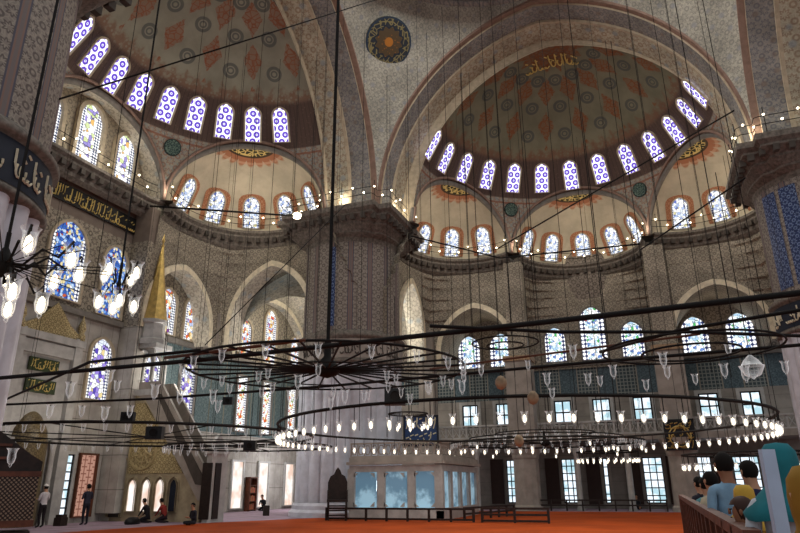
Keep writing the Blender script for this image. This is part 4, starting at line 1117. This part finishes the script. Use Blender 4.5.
root = chandelier((-10.4, 2.7, 4.0), 'unlit wheel chandelier with many spokes hanging nearest in front of the centre pier', [(2.95, 0, .025, 20, lambda i, a: False), (1.5, -.1, .015, 6, lambda i, a: False)], 26, True, 0, 20, .022)
MB().tube([(0, 0, .5), (0, 0, 15.)], .045, 6).obj('chain', 'iron', root)
P = at_d(150, 437, 27.)
chandelier((P.x, P.y, P.z), 'wide low ring chandelier, mostly unlit, hanging before the prayer wall', [(6.2, 0, .05, 64, lambda i, a: 2.2 < a < 2.9), (5.3, .1, .03, 0, None)], 8, False, 8, 20.)
P = at_d(545, 443, 36.)
chandelier((P.x, P.y, P.z), 'sparkling unlit ring chandelier hanging before the gallery', [(5.0, 0, .05, 72, lambda i, a: i % 9 == 0), (4.0, .25, .03, 48, lambda i, a: i % 12 == 5), (2.6, .5, .03, 24, lambda i, a: False)], 10, True, 8, 20.)
P = at_d(607, 452, 40.)
chandelier((P.x, P.y, P.z), 'small lit ring chandelier close to the floor level gallery windows', [(1.7, 0, .04, 26, lambda i, a: True)], 4, False, 4, 6.)
P = at_d(752, 454, 30.)
chandelier((P.x, P.y, P.z), 'lit ring chandelier seen low behind the visitors', [(2.6, 0, .04, 30, lambda i, a: True)], 4, False, 4, 12.)
P = at_d(408, 414, 25.)
chandelier((P.x, P.y, P.z), 'tiny lit ring of lamps in front of the blue calligraphy panel', [(.75, 0, .03, 9, lambda i, a: True)], 4, False, 3, 14.)
P = at_d(250, 447, 30.)
chandelier((P.x, P.y, P.z), 'low ring chandelier with unlit lamps in front of the white floor level windows', [(3.6, 0, .04, 44, lambda i, a: False)], 6, False, 6, 18.)
for px, py_, D, r, lab in ((505, 343, 12., .62, 'small bare iron ring hanging in front of the gallery pillar'), (690, 349, 9.5, 1.15, 'wide bare iron ring hanging at the right above the visitors')):
    P = at_d(px, py_, D); root = empty('hanging_ring', P); tag(root, lab, 'chandelier')
    for q, rr in enumerate((r, r*.55)): MB().tube([(rr*cos(a), rr*sin(a), -.05*q) for a in lin(0, 2*pi, 40)[:-1]], .015, 6, 0, True).obj('ring', 'iron', root)
    for i in range(4): MB().tube([(r*cos(i*pi/2+.4), r*sin(i*pi/2+.4), 0), (r*cos(i*pi/2+.4), r*sin(i*pi/2+.4), 6.)], .006, 4).obj('chain', 'iron', root)
# near left chandelier with curling arms
def armed(px, py_, D, r, n, label, tiers, lit_s):
    P = at_d(px, py_, D); root = empty('chandelier', P); tag(root, label, 'chandelier')
    hs = min(1., r*1.2); MB().lathe([(.001, -.13*hs), (.07*hs, -.08*hs), (.1*hs, 0), (.06*hs, .08*hs), (.02, .16*hs), (.02, .3)], 12).obj('hub', 'iron', root, True)
    if r > .5:
        for i in range(22): MB().tube([(0, 0, 0), (r*cos(i*.2856), r*sin(i*.2856), -.02+.04*(i % 3))], .005, 4).obj('spoke', 'iron', root)
    MB().tube([(0, 0, .2), (0, 0, 9.)], .014, 5).obj('chain', 'iron', root)
    dl = lamp_data(True, lit_s, .3)
    for k, (rr, zz, nn, off) in enumerate(tiers):
        for i in range(nn):
            a = 2*pi*(i+off)/nn; d = Vector((cos(a), sin(a), 0))
            pts = [d*.08, d*rr*.3+Vector((0, 0, zz*.4-.05)), d*rr*.55+Vector((0, 0, zz*.6+.07)), d*rr*.8+Vector((0, 0, zz*.8-.03)), d*rr+Vector((0, 0, zz+.1))]
            MB().tube(pts, .012, 5).obj('arm', 'iron', root)
            o = bpy.data.objects.new('glass_lamp', dl); col.objects.link(o); o.parent = root; o.location = d*rr+Vector((0, 0, zz-.18))
    return root
armed(3, 264, 6.4, .85, 14, 'nearest lit chandelier with curling iron arms at the left edge', [(.62, .1, 9, .2), (.35, -.25, 5, .5)], .85)
armed(119, 284, 9.0, .3, 7, 'small lit cluster of glass lamps hanging before the blue windows', [(.24, .2, 4, .1), (.22, -.22, 4, .6)], .95)

# rods, cables
def rod(name, pts, r, label, mat='iron', cat='cable'):
    P = [Vector(p) for p in pts]
    if label.startswith(('upper long', 'lower long', 'bent', 'gently')): P.append(P[-1]+(P[-1]-P[-2]).normalized()*7)
    if label.startswith(('upper long', 'lower long')): P.insert(0, P[0]+(P[0]-P[1]).normalized()*5)
    o = P[0]
    ob = MB().tube([p-o for p in P], r, 6).obj(name, mat, None, True, o); tag(ob, label, cat); return ob
z4 = lambda x, y, z=4.0: on_z(x, y, z)
rod('iron_rod', [z4(-60, 382), z4(0, 378), z4(200, 360), z4(400, 338), z4(600, 316), z4(860, 286)], .045, 'upper long black rod crossing the whole hall in front of the pier', cat='rod')
rod('iron_rod', [z4(-60, 407), z4(150, 399), z4(330, 386), z4(560, 365), z4(860, 340)], .035, 'lower long black rod crossing the hall just under the wheel chandelier', cat='rod')
rod('iron_rod', [z4(165, 358), z4(305, 340)], .03, 'short copper brown rod left of the wheel chandelier hub', 'rust', 'rod')
rod('iron_rod', [z4(430, 369, 4.3), z4(700, 334, 4.3)], .025, 'long copper brown rod right of the wheel chandelier hub', 'rust', 'rod')
rod('iron_rod', [z4(0, 402), z4(90, 362), z4(200, 350)], .03, 'slanting black rod at left above the green plaques', cat='rod')
rod('iron_rod', [z4(600, 352), z4(680, 330), z4(860, 300)], .03, 'bent black rod at right below the upper long rod', cat='rod')
rod('iron_rod', [z4(430, 326), z4(560, 332), z4(690, 332), z4(860, 338)], .03, 'gently sagging black rod between gallery pillar and right pier', cat='rod')
rod('cable', [at_d(-20, 124, 18), at_d(375, 0, 28), at_d(440, -20, 30)], .03, 'long thin cable slanting up across the left half dome')
rod('cable', [at_d(497, 249, 42), at_d(800, 72, 34), at_d(830, 54, 33)], .045, 'long cable slanting up across the middle apse to the right pier')
rod('cable', [at_d(640, 250, 41), at_d(745, 178, 34)], .045, 'short cable slanting up to the right pier cornice')
rod('cable', [at_d(150, 206, 30), at_d(297, 216, 34)], .05, 'dark floodlight bar across the apse left of the centre pier')
rod('cable', [at_d(411, 236, 36), at_d(500, 258, 38), at_d(640, 244, 34)], .045, 'dark sagging cable under the left and middle side apses')
rod('cable', [at_d(205, 345, 24), at_d(345, 205, 30)], .02, 'thin stay slanting across the wide pale arch')
P = at_d(297, 216, 34.)
o = MB().lathe([(.001, -.2), (.22, -.1), (.25, .1), (.001, .25)], 10).obj('floodlight', 'bulb', None, True, P); tag(o, 'glowing floodlight at the end of the bar left of the centre pier', 'lamp')
# plumb chains of chandeliers out of reach
spots = [(92, 9), (205, 24), (243, 26), (265, 33), (288, 24), (361, 30), (387, 34), (410, 30), (433, 30), (452, 28), (497, 20), (510, 15), (537, 24), (566, 30), (603, 33), (640, 33), (672, 26), (700, 16), (718, 17), (318, 30), (172, 27), (225, 32), (590, 22), (480, 34)]
for i, (px, D) in enumerate(spots):
    P = at_d(px, 300, D); zt = 9. if D < 10 else min(26., 6+D*.75)
    o = MB().tube([(0, 0, 0), (0, 0, zt-4.)], .0065*max(1, D/14), 4).obj('hanging_wire', 'iron', None, False, (P.x, P.y, 4.0))
    tag(o, 'thin dark wire hanging straight down in front of the half domes', 'wire', 'plumb wires hanging from the domes')
for px, py_, D, lab in ((501, 383, 12., 'upper brown ostrich egg hanging by the gallery pillar'), (533, 398, 12.5, 'lower brown ostrich egg hanging right of the pillar'), (519, 441, 15., 'brown ostrich egg hanging low among the unlit lamps')):
    P = at_d(px, py_, D); root = empty('hanging_egg', P); tag(root, lab, 'egg')
    MB().lathe([(.001, -.13), (.07, -.1), (.11, -.02), (.1, .06), (.05, .12), (.001, .14)], 14).obj('shell', 'capital', root, True)
    MB().tube([(0, 0, .13), (0, 0, 4.)], .006, 4).obj('cord', 'iron', root)
for px, py_, D, s, lab in ((395, 397, 20., .5, 'black loudspeaker in front of the centre pier'), (155, 433, 18., .32, 'black box on the left low chandelier ring'), (250, 446, 22., .3, 'black box hanging below the three red windows'), (228, 401, 20., .22, 'small black lantern between the violet and red windows'), (128, 417, 22., .3, 'dark hanging lantern left of the pulpit stairs')):
    P = at_d(px, py_, D); root = empty('hanging_loudspeaker', P, YAW+pi); tag(root, lab, 'loudspeaker')
    MB().box((0, 0, 0), (s*.7, s*1.3, s)).obj('cabinet', 'black', root)
    MB().lathe([(.001, 0), (s*.3, .01), (s*.32, .03)], 14).obj('cone', 'iron', root).matrix_local = Matrix.Translation((s*.35, 0, 0)) @ Matrix.Rotation(pi/2, 4, 'Y')
    MB().tube([(0, 0, s/2), (0, 0, s/2+3.)], .01, 4).obj('bracket', 'iron', root)
P = at_d(752, 368, 10.); root = empty('crystal_lamp', P); tag(root, 'bowl shaped crystal lamp hanging left of the right pier', 'lamp')
MB().lathe([(.001, -.16), (.03, -.13), (.1, -.1), (.15, 0), (.16, .03), (.14, .03), (.1, .1), (.02, .18)], 14).obj('glass_bowl', 'glass', root, True)
MB().tube([(0, 0, .16), (0, 0, 3.)], .006, 4).obj('cord', 'iron', root)
# scattered unlit lamps over the rods
ul = [(12, 455), (290, 395), (222, 380), (213, 395), (268, 373), (298, 380), (218, 405), (445, 356), (463, 364), (443, 380), (462, 385), (481, 369), (528, 364), (547, 378), (552, 392), (573, 350), (588, 378), (600, 380), (613, 370), (646, 384), (663, 358), (667, 371), (695, 378), (724, 369), (728, 348), (745, 372), (785, 366), (396, 378), (428, 386), (410, 398), (345, 395), (331, 402), (364, 396), (110, 375), (117, 385), (70, 388), (50, 410), (82, 410), (105, 412), (130, 410), (155, 390), (180, 396)]
for i, (px, py_) in enumerate(ul):
    D = 9+((i*7) % 5); P = at_d(px, py_, D); root = empty('hanging_oil_lamp', P)
    tag(root, 'small clear unlit glass lamp hanging from the dark rods', 'lamp', 'unlit glass lamps under the rods')
    o = bpy.data.objects.new('glass_cup', LMB[False]); col.objects.link(o); o.parent = root; o.location = (0, 0, -.12)

# ------------------------------------------------------------------ people
SK = plain('skin', '#b98a6c', .6, 0, .08); SK2 = plain('tanned skin', '#8d5f45', .6, 0, .08)
HAIR = plain('dark hair', '#15100d', .95); HAIRB = plain('brown hair', '#3a2016', .6)
CL = {}
def cloth(h):
    if h not in CL: CL[h] = plain('cloth '+h[1:], h, .85, 0, .12, 6.)
    return CL[h]
def person(loc, face, label, pose='stand', h=1.72, top='#8090a0', legs='#20202a', hair=HAIR, skin=SK, arms='down', scarf=None, hat=None, sleeve='#', long_sleeve=True):
    """one skinned body; local +x is where the person looks"""
    root = empty('person', loc, face); tag(root, label, 'person')
    s = h/1.72; J = {}; E = []
    def j(n, p, r, par=None, zone='top'):
        J[n] = (Vector(p)*s, r*s, zone)
        if par: E.append((par, n))
    if pose == 'stand': pz = .93
    else: pz = .26 if pose == 'bow' else .14
    b = pz-.93; lean = {'stand': 0., 'sit': .06, 'bow': .16}.get(pose, 0)
    j('pel', (0, 0, pz), .135, None, 'legs'); j('spi', (.01+lean*.3, 0, pz+.2), .125, 'pel'); j('che', (.0+lean*.8, 0, pz+.37), .145, 'spi'); j('nec', (-.01+lean*1.2, 0, pz+.53), .058, 'che', 'skin'); j('hd0', (.015+lean*1.5, 0, pz+.62), .075, 'nec', 'skin'); j('hd1', (.02+lean*1.6, 0, pz+.70), .098, 'hd0', 'skin'); j('hd2', (.012+lean*1.6, 0, pz+.775), .07, 'hd1', 'skin')
    for sd, q in (('l', 1), ('r', -1)):
        sh = (lean*.9, q*.185, pz+.46); j('sh'+sd, sh, .062, 'che')
        if arms == 'down': el, wr, ha = (-.02+lean, q*.235, pz+.18), (.06+lean, q*.235, pz-.06), (.09+lean, q*.23, pz-.14)
        elif arms == 'fold': el, wr, ha = (.06, q*.25, pz+.2), (.27, q*.1, pz+.24), (.32, q*.04, pz+.24)
        elif arms == 'pray': el, wr, ha = (.02+lean, q*.24, pz+.2), (.24+lean, q*.11, pz+.2), (.31+lean, q*.08, pz+.23)
        elif arms == 'rail': el, wr, ha = (.22, q*.27, pz+.28), (.42, q*.12, pz+.3), (.48, q*.05, pz+.31)
        else: el, wr, ha = (.1+lean, q*.22, pz+.22), (.24+lean, q*.18, pz+.06), (.3+lean, q*.17, pz+.02)
        j('el'+sd, el, .045, 'sh'+sd, 'top' if long_sleeve else 'skin'); j('wr'+sd, wr, .03, 'el'+sd, 'top' if long_sleeve else 'skin'); j('ha'+sd, ha, .032, 'wr'+sd, 'skin')
        d = (Vector(ha)-Vector(wr)).normalized(); side = d.cross(Vector((0, q, .3))).normalized(); flat = Vector((0, 0, 1)) if abs(d.z) < .6 else Vector((1, 0, 0))
        acr = d.cross(flat).normalized()
        for fi, (o, ln) in enumerate(((-.027, .075), (-.009, .088), (.009, .083), (.027, .065))):
            p1 = Vector(ha)+acr*o+d*.035; p2 = p1+d*ln*.5-flat*.008; p3 = p2+d*ln*.4-flat*.022
            j(f'f{sd}{fi}a', p1, .0095, 'ha'+sd, 'skin'); j(f'f{sd}{fi}b', p2, .0085, f'f{sd}{fi}a', 'skin'); j(f'f{sd}{fi}c', p3, .0075, f'f{sd}{fi}b', 'skin')
        p1 = Vector(wr)*.4+Vector(ha)*.6-acr*.035*q; p2 = p1+d*.04-acr*.02*q
        j(f't{sd}a', p1, .011, 'ha'+sd, 'skin'); j(f't{sd}b', p2, .009, f't{sd}a', 'skin')
        if pose == 'stand': hp, kn, an, to = (0, q*.09, pz-.06), (.02, q*.1, .49), (-.02, q*.1, .09), (.15, q*.12, .04)
        elif pose == 'bow': hp, kn, an, to = (0, q*.1, pz), (.42, q*.15, .09), (-.02, q*.12, .06), (-.16, q*.1, .045)
        else: hp, kn, an, to = (.02, q*.1, pz-.01), (.36, q*.3, .13), (.24, -q*.06, .07), (.3, -q*.16, .05)
        j('hp'+sd, hp, .095, 'pel', 'legs'); j('kn'+sd, kn, .066, 'hp'+sd, 'legs'); j('an'+sd, an, .045, 'kn'+sd, 'legs'); j('to'+sd, to, .038, 'an'+sd, 'shoe')
    names = list(J); ix = {n: i for i, n in enumerate(names)}
    me = bpy.data.meshes.new('body'); me.from_pydata([J[n][0] for n in names], [(ix[a], ix[b_]) for a, b_ in E], [])
    o = bpy.data.objects.new('body', me); col.objects.link(o)
    md = o.modifiers.new('skin', 'SKIN'); md.use_smooth_shade = True
    sv = me.skin_vertices[0].data
    for n in names:
        r = J[n][1]; sv[ix[n]].radius = (r, r) if n not in ('che', 'spi', 'pel') else (r*1.15, r*.8)
        sv[ix[n]].use_root = n == 'pel'
    sb = o.modifiers.new('sub', 'SUBSURF'); sb.levels = sb.render_levels = 1
    dg = bpy.context.evaluated_depsgraph_get(); dg.update()
    m2 = bpy.data.meshes.new_from_object(o.evaluated_get(dg)); bpy.data.objects.remove(o)
    zones = ['skin', 'top', 'legs', 'shoe']
    m2.materials.clear()
    for mm in (skin, cloth(top), cloth(legs), MT['black'] if pose == 'stand' else cloth('#2a2422')): m2.materials.append(mm)
    segs = [(J[a][0], J[b_][0], J[b_][2] if J[b_][2] != 'skin' or b_ in ('hd0', 'hd1', 'hd2') or b_[0] in 'fth' or not long_sleeve else 'skin', b_) for a, b_ in E]
    for p in m2.polygons:
        c = p.center; best = (9, 'top')
        for a, b_, zn, nm in segs:
            d = b_-a; t = max(0, min(1, (c-a).dot(d)/max(1e-9, d.dot(d)))); q = (c-a-d*t).length
            if q < best[0]: best = (q, 'top' if nm == 'nec' and t < .97 else zn)
        p.material_index = zones.index(best[1]); p.use_smooth = True
    body = bpy.data.objects.new('body', m2); col.objects.link(body); body.parent = root
    hc = J['hd1'][0]
    # face: nose, eyes, mouth, ears on a small child mesh
    mb = MB()
    mb.prism([(-.014, -.02), (.014, -.02), (.006, .03), (-.006, .03)], ((hc.x+.088*s, hc.y, hc.z), (0, s, 0), (0, 0, s), (1, 0, 0)), .022*s)
    mb.obj('nose', skin, root, True)
    for q in (-1, 1): MB().lathe([(.001, -.03*s), (.014*s, -.01*s), (.016*s, .015*s), (.001, .03*s)], 8, (hc.x-.005*s, hc.y+q*.095*s, hc.z)).obj('ear', skin, root, True)
    for q in (-1, 1): MB().lathe([(.001, -.007*s), (.011*s, 0), (.001, .007*s)], 6, (hc.x+.088*s, hc.y+q*.034*s, hc.z+.022*s)).obj('eye', HAIR, root)
    MB().box((hc.x+.09*s, hc.y, hc.z-.045*s), (.012*s, .045*s, .009*s)).obj('mouth', HAIRB, root)
    def cap(rad, zlo, mat, nm, fwd=.35):
        n, k = 18, 8; vs = []
        for i in range(k+1):
            t = pi*.5*(1-i/k) if False else (pi/2)*(1-i/k)-zlo*(i/k)
            for q in range(n):
                a = 2*pi*q/n; lo = t
                if cos(a) > .25 and i > k*fwd*1.6: lo = max(t, .35)
                vs.append((hc.x+rad*s*cos(lo)*cos(a)*1.02-.008*s, hc.y+rad*s*cos(lo)*sin(a)*.93, hc.z+.02*s+rad*s*1.08*sin(lo)))
        mb = MB(); mb.add(vs, [(i*n+q, i*n+(q+1) % n, (i+1)*n+(q+1) % n, (i+1)*n+q) for i in range(k) for q in range(n)]); return mb.obj(nm, mat, root, True)
    if scarf:
        mb = MB(); n = 20; vs = []
        prof = [(.001, .128), (.07, .118), (.108, .07), (.116, 0), (.11, -.07), (.1, -.12), (.12, -.17), (.175, -.23), (.235, -.3), (.225, -.34)]
        for i, (r, z) in enumerate(prof):
            for q in range(n):
                a = 2*pi*q/n; f = 1.0
                rx = r*(1.0 if not (cos(a) > .55 and -.1 < z < .075) else .62); ry = r*(1.1 if z < -.15 else .95)
                vs.append((hc.x+rx*s*cos(a)-.01*s, hc.y+ry*s*sin(a), hc.z+z*s+.006*s*sin(5*a)*(i > 5)))
        mb.add(vs, [(i*n+q, i*n+(q+1) % n, (i+1)*n+(q+1) % n, (i+1)*n+q) for i in range(len(prof)-1) for q in range(n)]); mb.obj('headscarf', cloth(scarf), root, True)
    else:
        cap(.108, .8, hair, 'hair')
        if hat: cap(.116, -.25, cloth(hat), 'cap', 9)
    return root
toq = pi/2   # facing the prayer wall
Q = on_y(41, 520, 21.6); person((Q.x, 21.6, 0), toq, 'man in white shirt and cap standing by the niche', 'stand', 1.75, '#c9c3c4', '#20191c', hat='#d8d2cc', arms='pray')
person((1.6, 21.2, 0), toq-.2, 'man in dark clothes standing with bent arms before the open window', 'stand', 1.76, '#2c2d3a', '#1d1d26', arms='pray')
person((3.9, 19.6, 0), toq+.2, 'kneeling man in black beside the man in red', 'bow', 1.78, '#1a161a', '#15131a', arms='lap')
person((4.15, 18.8, 0), toq+.1, 'kneeling man in red shirt before the pulpit arches', 'bow', 1.78, '#8a2f28', '#2a2026', arms='lap')
Q = on_y(194, 520, 16.0); person((Q.x, 16.0, 0), toq+1.2, 'dark clothed person sitting cross legged near the foot of the pulpit', 'sit', 1.7, '#23242e', '#1c1d24', arms='pray')
person((17.9, 22.0, 0), toq+1.6, 'dark clothed person sitting in front of the bookcase', 'bow', 1.72, '#15171f', '#10131a', arms='pray')
# raised visitors' strip with the brown barrier on the right
mb = MB(); mb.prism([(-24.5, -7.5), (-4.5, -6.5), (-4.5, -4.25), (-19.3, -4.25), (-19.5, -5.2), (-24.5, -5.5)], ((0, 0, .02), (1, 0, 0), (0, 1, 0), (0, 0, 1)), .08)
tag(mb.obj('visitor_platform', 'brown'), 'low wooden strip where visitors stand behind the barrier', 'platform')
p, q = Vector((-18.0, -4.13, 0)), Vector((-4.5, -4.13, 0)); d = q-p; L = d.length
root = empty('visitor_barrier', p, atan2(d.y, d.x)); tag(root, 'brown wooden barrier with posts and lattice in front of the visitors', 'railing')
MB().box((L/2, 0, 1.34), (L, .1, .08)).obj('rail', 'brown', root); MB().box((L/2, 0, .95), (L, .06, .06)).obj('rail', 'brown', root)
for i in range(19): MB().box((L*i/18, 0, .68), (.1, .1, 1.36)).obj('post', 'brown', root)
mb = MB()
for i in range(90): mb.box((L*(i+.5)/90, 0, .66), (.03, .04, 1.28))
mb.obj('lattice', 'brown', root)
PZ = .1
def vis(px, D, a, *b, **k):
    P = at_d(px, 480, D); return person((P.x, P.y, PZ), a, *b, **k)
hall = radians(25)
vis(727, 8.6, hall, 'man with dark hair and light blue shirt standing at the barrier', 'stand', 1.84, '#7fa0b8', '#2c3340', skin=SK2)
vis(739, 5.6, hall+.9, 'child with brown hair leaning folded arms on the barrier', 'stand', 1.42, '#c9b8b0', '#3a3a44', hair=HAIRB, arms='rail', skin=SK2)
vis(783, 5.0, hall-.5, 'woman in teal headscarf and white blouse behind the pale post', 'stand', 1.76, '#c2c6cc', '#2e4a52', scarf='#1f6f78')
vis(742, 7.4, hall, 'child in yellow scarf behind the light blue shirt', 'stand', 1.5, '#c8a24a', '#4a4038', scarf='#c9a040')
vis(711, 10.2, hall+.3, 'visitor in pale beige top beyond the man in light blue', 'stand', 1.66, '#b8a98e', '#3a3a3e')
vis(705, 11.6, hall+.2, 'visitor in teal top among the farthest of the crowd', 'stand', 1.6, '#4f7f84', '#2a2a30')
vis(699, 13.2, hall+.3, 'dark clothed visitor at the far end of the barrier', 'stand', 1.62, '#23202a', '#1a1a20')
vis(751, 9.0, hall+.2, 'dark haired visitor in navy right of the light blue shirt', 'stand', 1.76, '#20264a', '#1d1d28')
vis(816, 2.9, hall, 'person in mustard coat and scarf cut off by the right edge', 'stand', 1.58, '#8a6420', '#5a4418', scarf='#8f6a24')
P = at_d(772, 480, 3.4)
root = empty('white_post', (P.x, P.y, 0), YAW); tag(root, 'pale bluish white flat post standing between the visitors and the camera', 'post')
MB().box((0, 0, .91), (.03, .06, 1.76)).obj('board', plain('pale blue white paint', '#b4c6de', .4, 0, .1), root)
MB().box((0, 0, .02), (.3, .3, .04)).obj('foot', 'iron', root)
# person standing in the far shade under the gallery
P = on_x(637, 505, 24.8); person((P.x, P.y, 0), pi, 'dark clothed person sitting under the gallery by a tall window', 'sit', 1.7, '#191a20', '#15161a', arms='lap')

# ------------------------------------------------------------------ light
w = bpy.data.worlds.new('World'); scene.world = w; w.use_nodes = True
bg = w.node_tree.nodes['Background']; bg.inputs[0].default_value = (.9, .95, 1., 1); bg.inputs[1].default_value = .52
def point(loc, e, c=(1, .84, .6), r=.3):
    l = bpy.data.lights.new('light', 'POINT'); l.energy = e; l.color = c; l.shadow_soft_size = r
    o = bpy.data.objects.new('light', l); col.objects.link(o); o.location = loc; return o
def area(loc, rot, e, sx, sy, c=(1, 1, 1)):
    l = bpy.data.lights.new('light', 'AREA'); l.energy = e; l.shape = 'RECTANGLE'; l.size = sx; l.size_y = sy; l.color = c
    o = bpy.data.objects.new('light', l); col.objects.link(o); o.location = loc; o.rotation_euler = rot; return o
area((0, 0, 29.5), (0, 0, 0), 2600, 14, 14, (1, .97, .93))  # added fill, standing in for daylight from the unseen dome windows
for th in (60, 0, -60):
    t = radians(th); point((13.6+(DCH+1.5)*cos(t), Y0+(DCH+1.5)*sin(t), 18.7), 120, (1, .9, .74))
for th in (30, -30):
    t = radians(th); point((13.6+9.0*cos(t), Y0+9.0*sin(t), 18.3), 25, (1, .9, .74), .1)
t = radians(30); point(((DCH+1.5)*cos(t), 13.6+(DCH+1.5)*sin(t), 18.7), 150, (1, .9, .74))
t = radians(60); point((9.0*cos(t), 13.6+9.0*sin(t), 18.3), 35, (1, .9, .74), .1)
point((0, 21.6, 18.9), 130, (1, .93, .8))
point((18.6, 14.2, 12.5), 480, (1, .95, .86)); point((17, 18.5, 12.5), 520, (1, .95, .86)); point((20, 20.5, 3.), 350, (.95, .95, 1.))  # fills added without fixtures to brighten the corner vault and bay
for px, py_ in ((10.0, 12.5), (12.5, 10.0), (10.4, -10.4), (12.6, -9.9)): point((px, py_, 18.5), 95, (1, .88, .68))
point((24.6, 7.6, 12.), 25); point((24.6, -8.7, 12.), 25)
point((7., 20.5, 7.5), 350, (1, .95, .86)); point((.8, 20.0, 5.), 130, (1, .9, .76))  # unseen fills added to lift the prayer wall
point((7.0, 19.0, 5.0), 240, (.92, .95, 1.))  # added fill, lights the fluted pier from the left
point((12.5, 8.5, 1.6), 60, (.8, .92, 1.))
area((0, 1, 6.5), (0, 0, 0), 650, 14, 14, (1, .95, .88))  # broad ambient fill added over the hall floor, no fixture there
scene.view_settings.view_transform = 'Standard'
scene.view_settings.look = 'None'
scene.view_settings.exposure = .1
scene.cycles.use_denoising = True
scene.cycles.max_bounces = 6
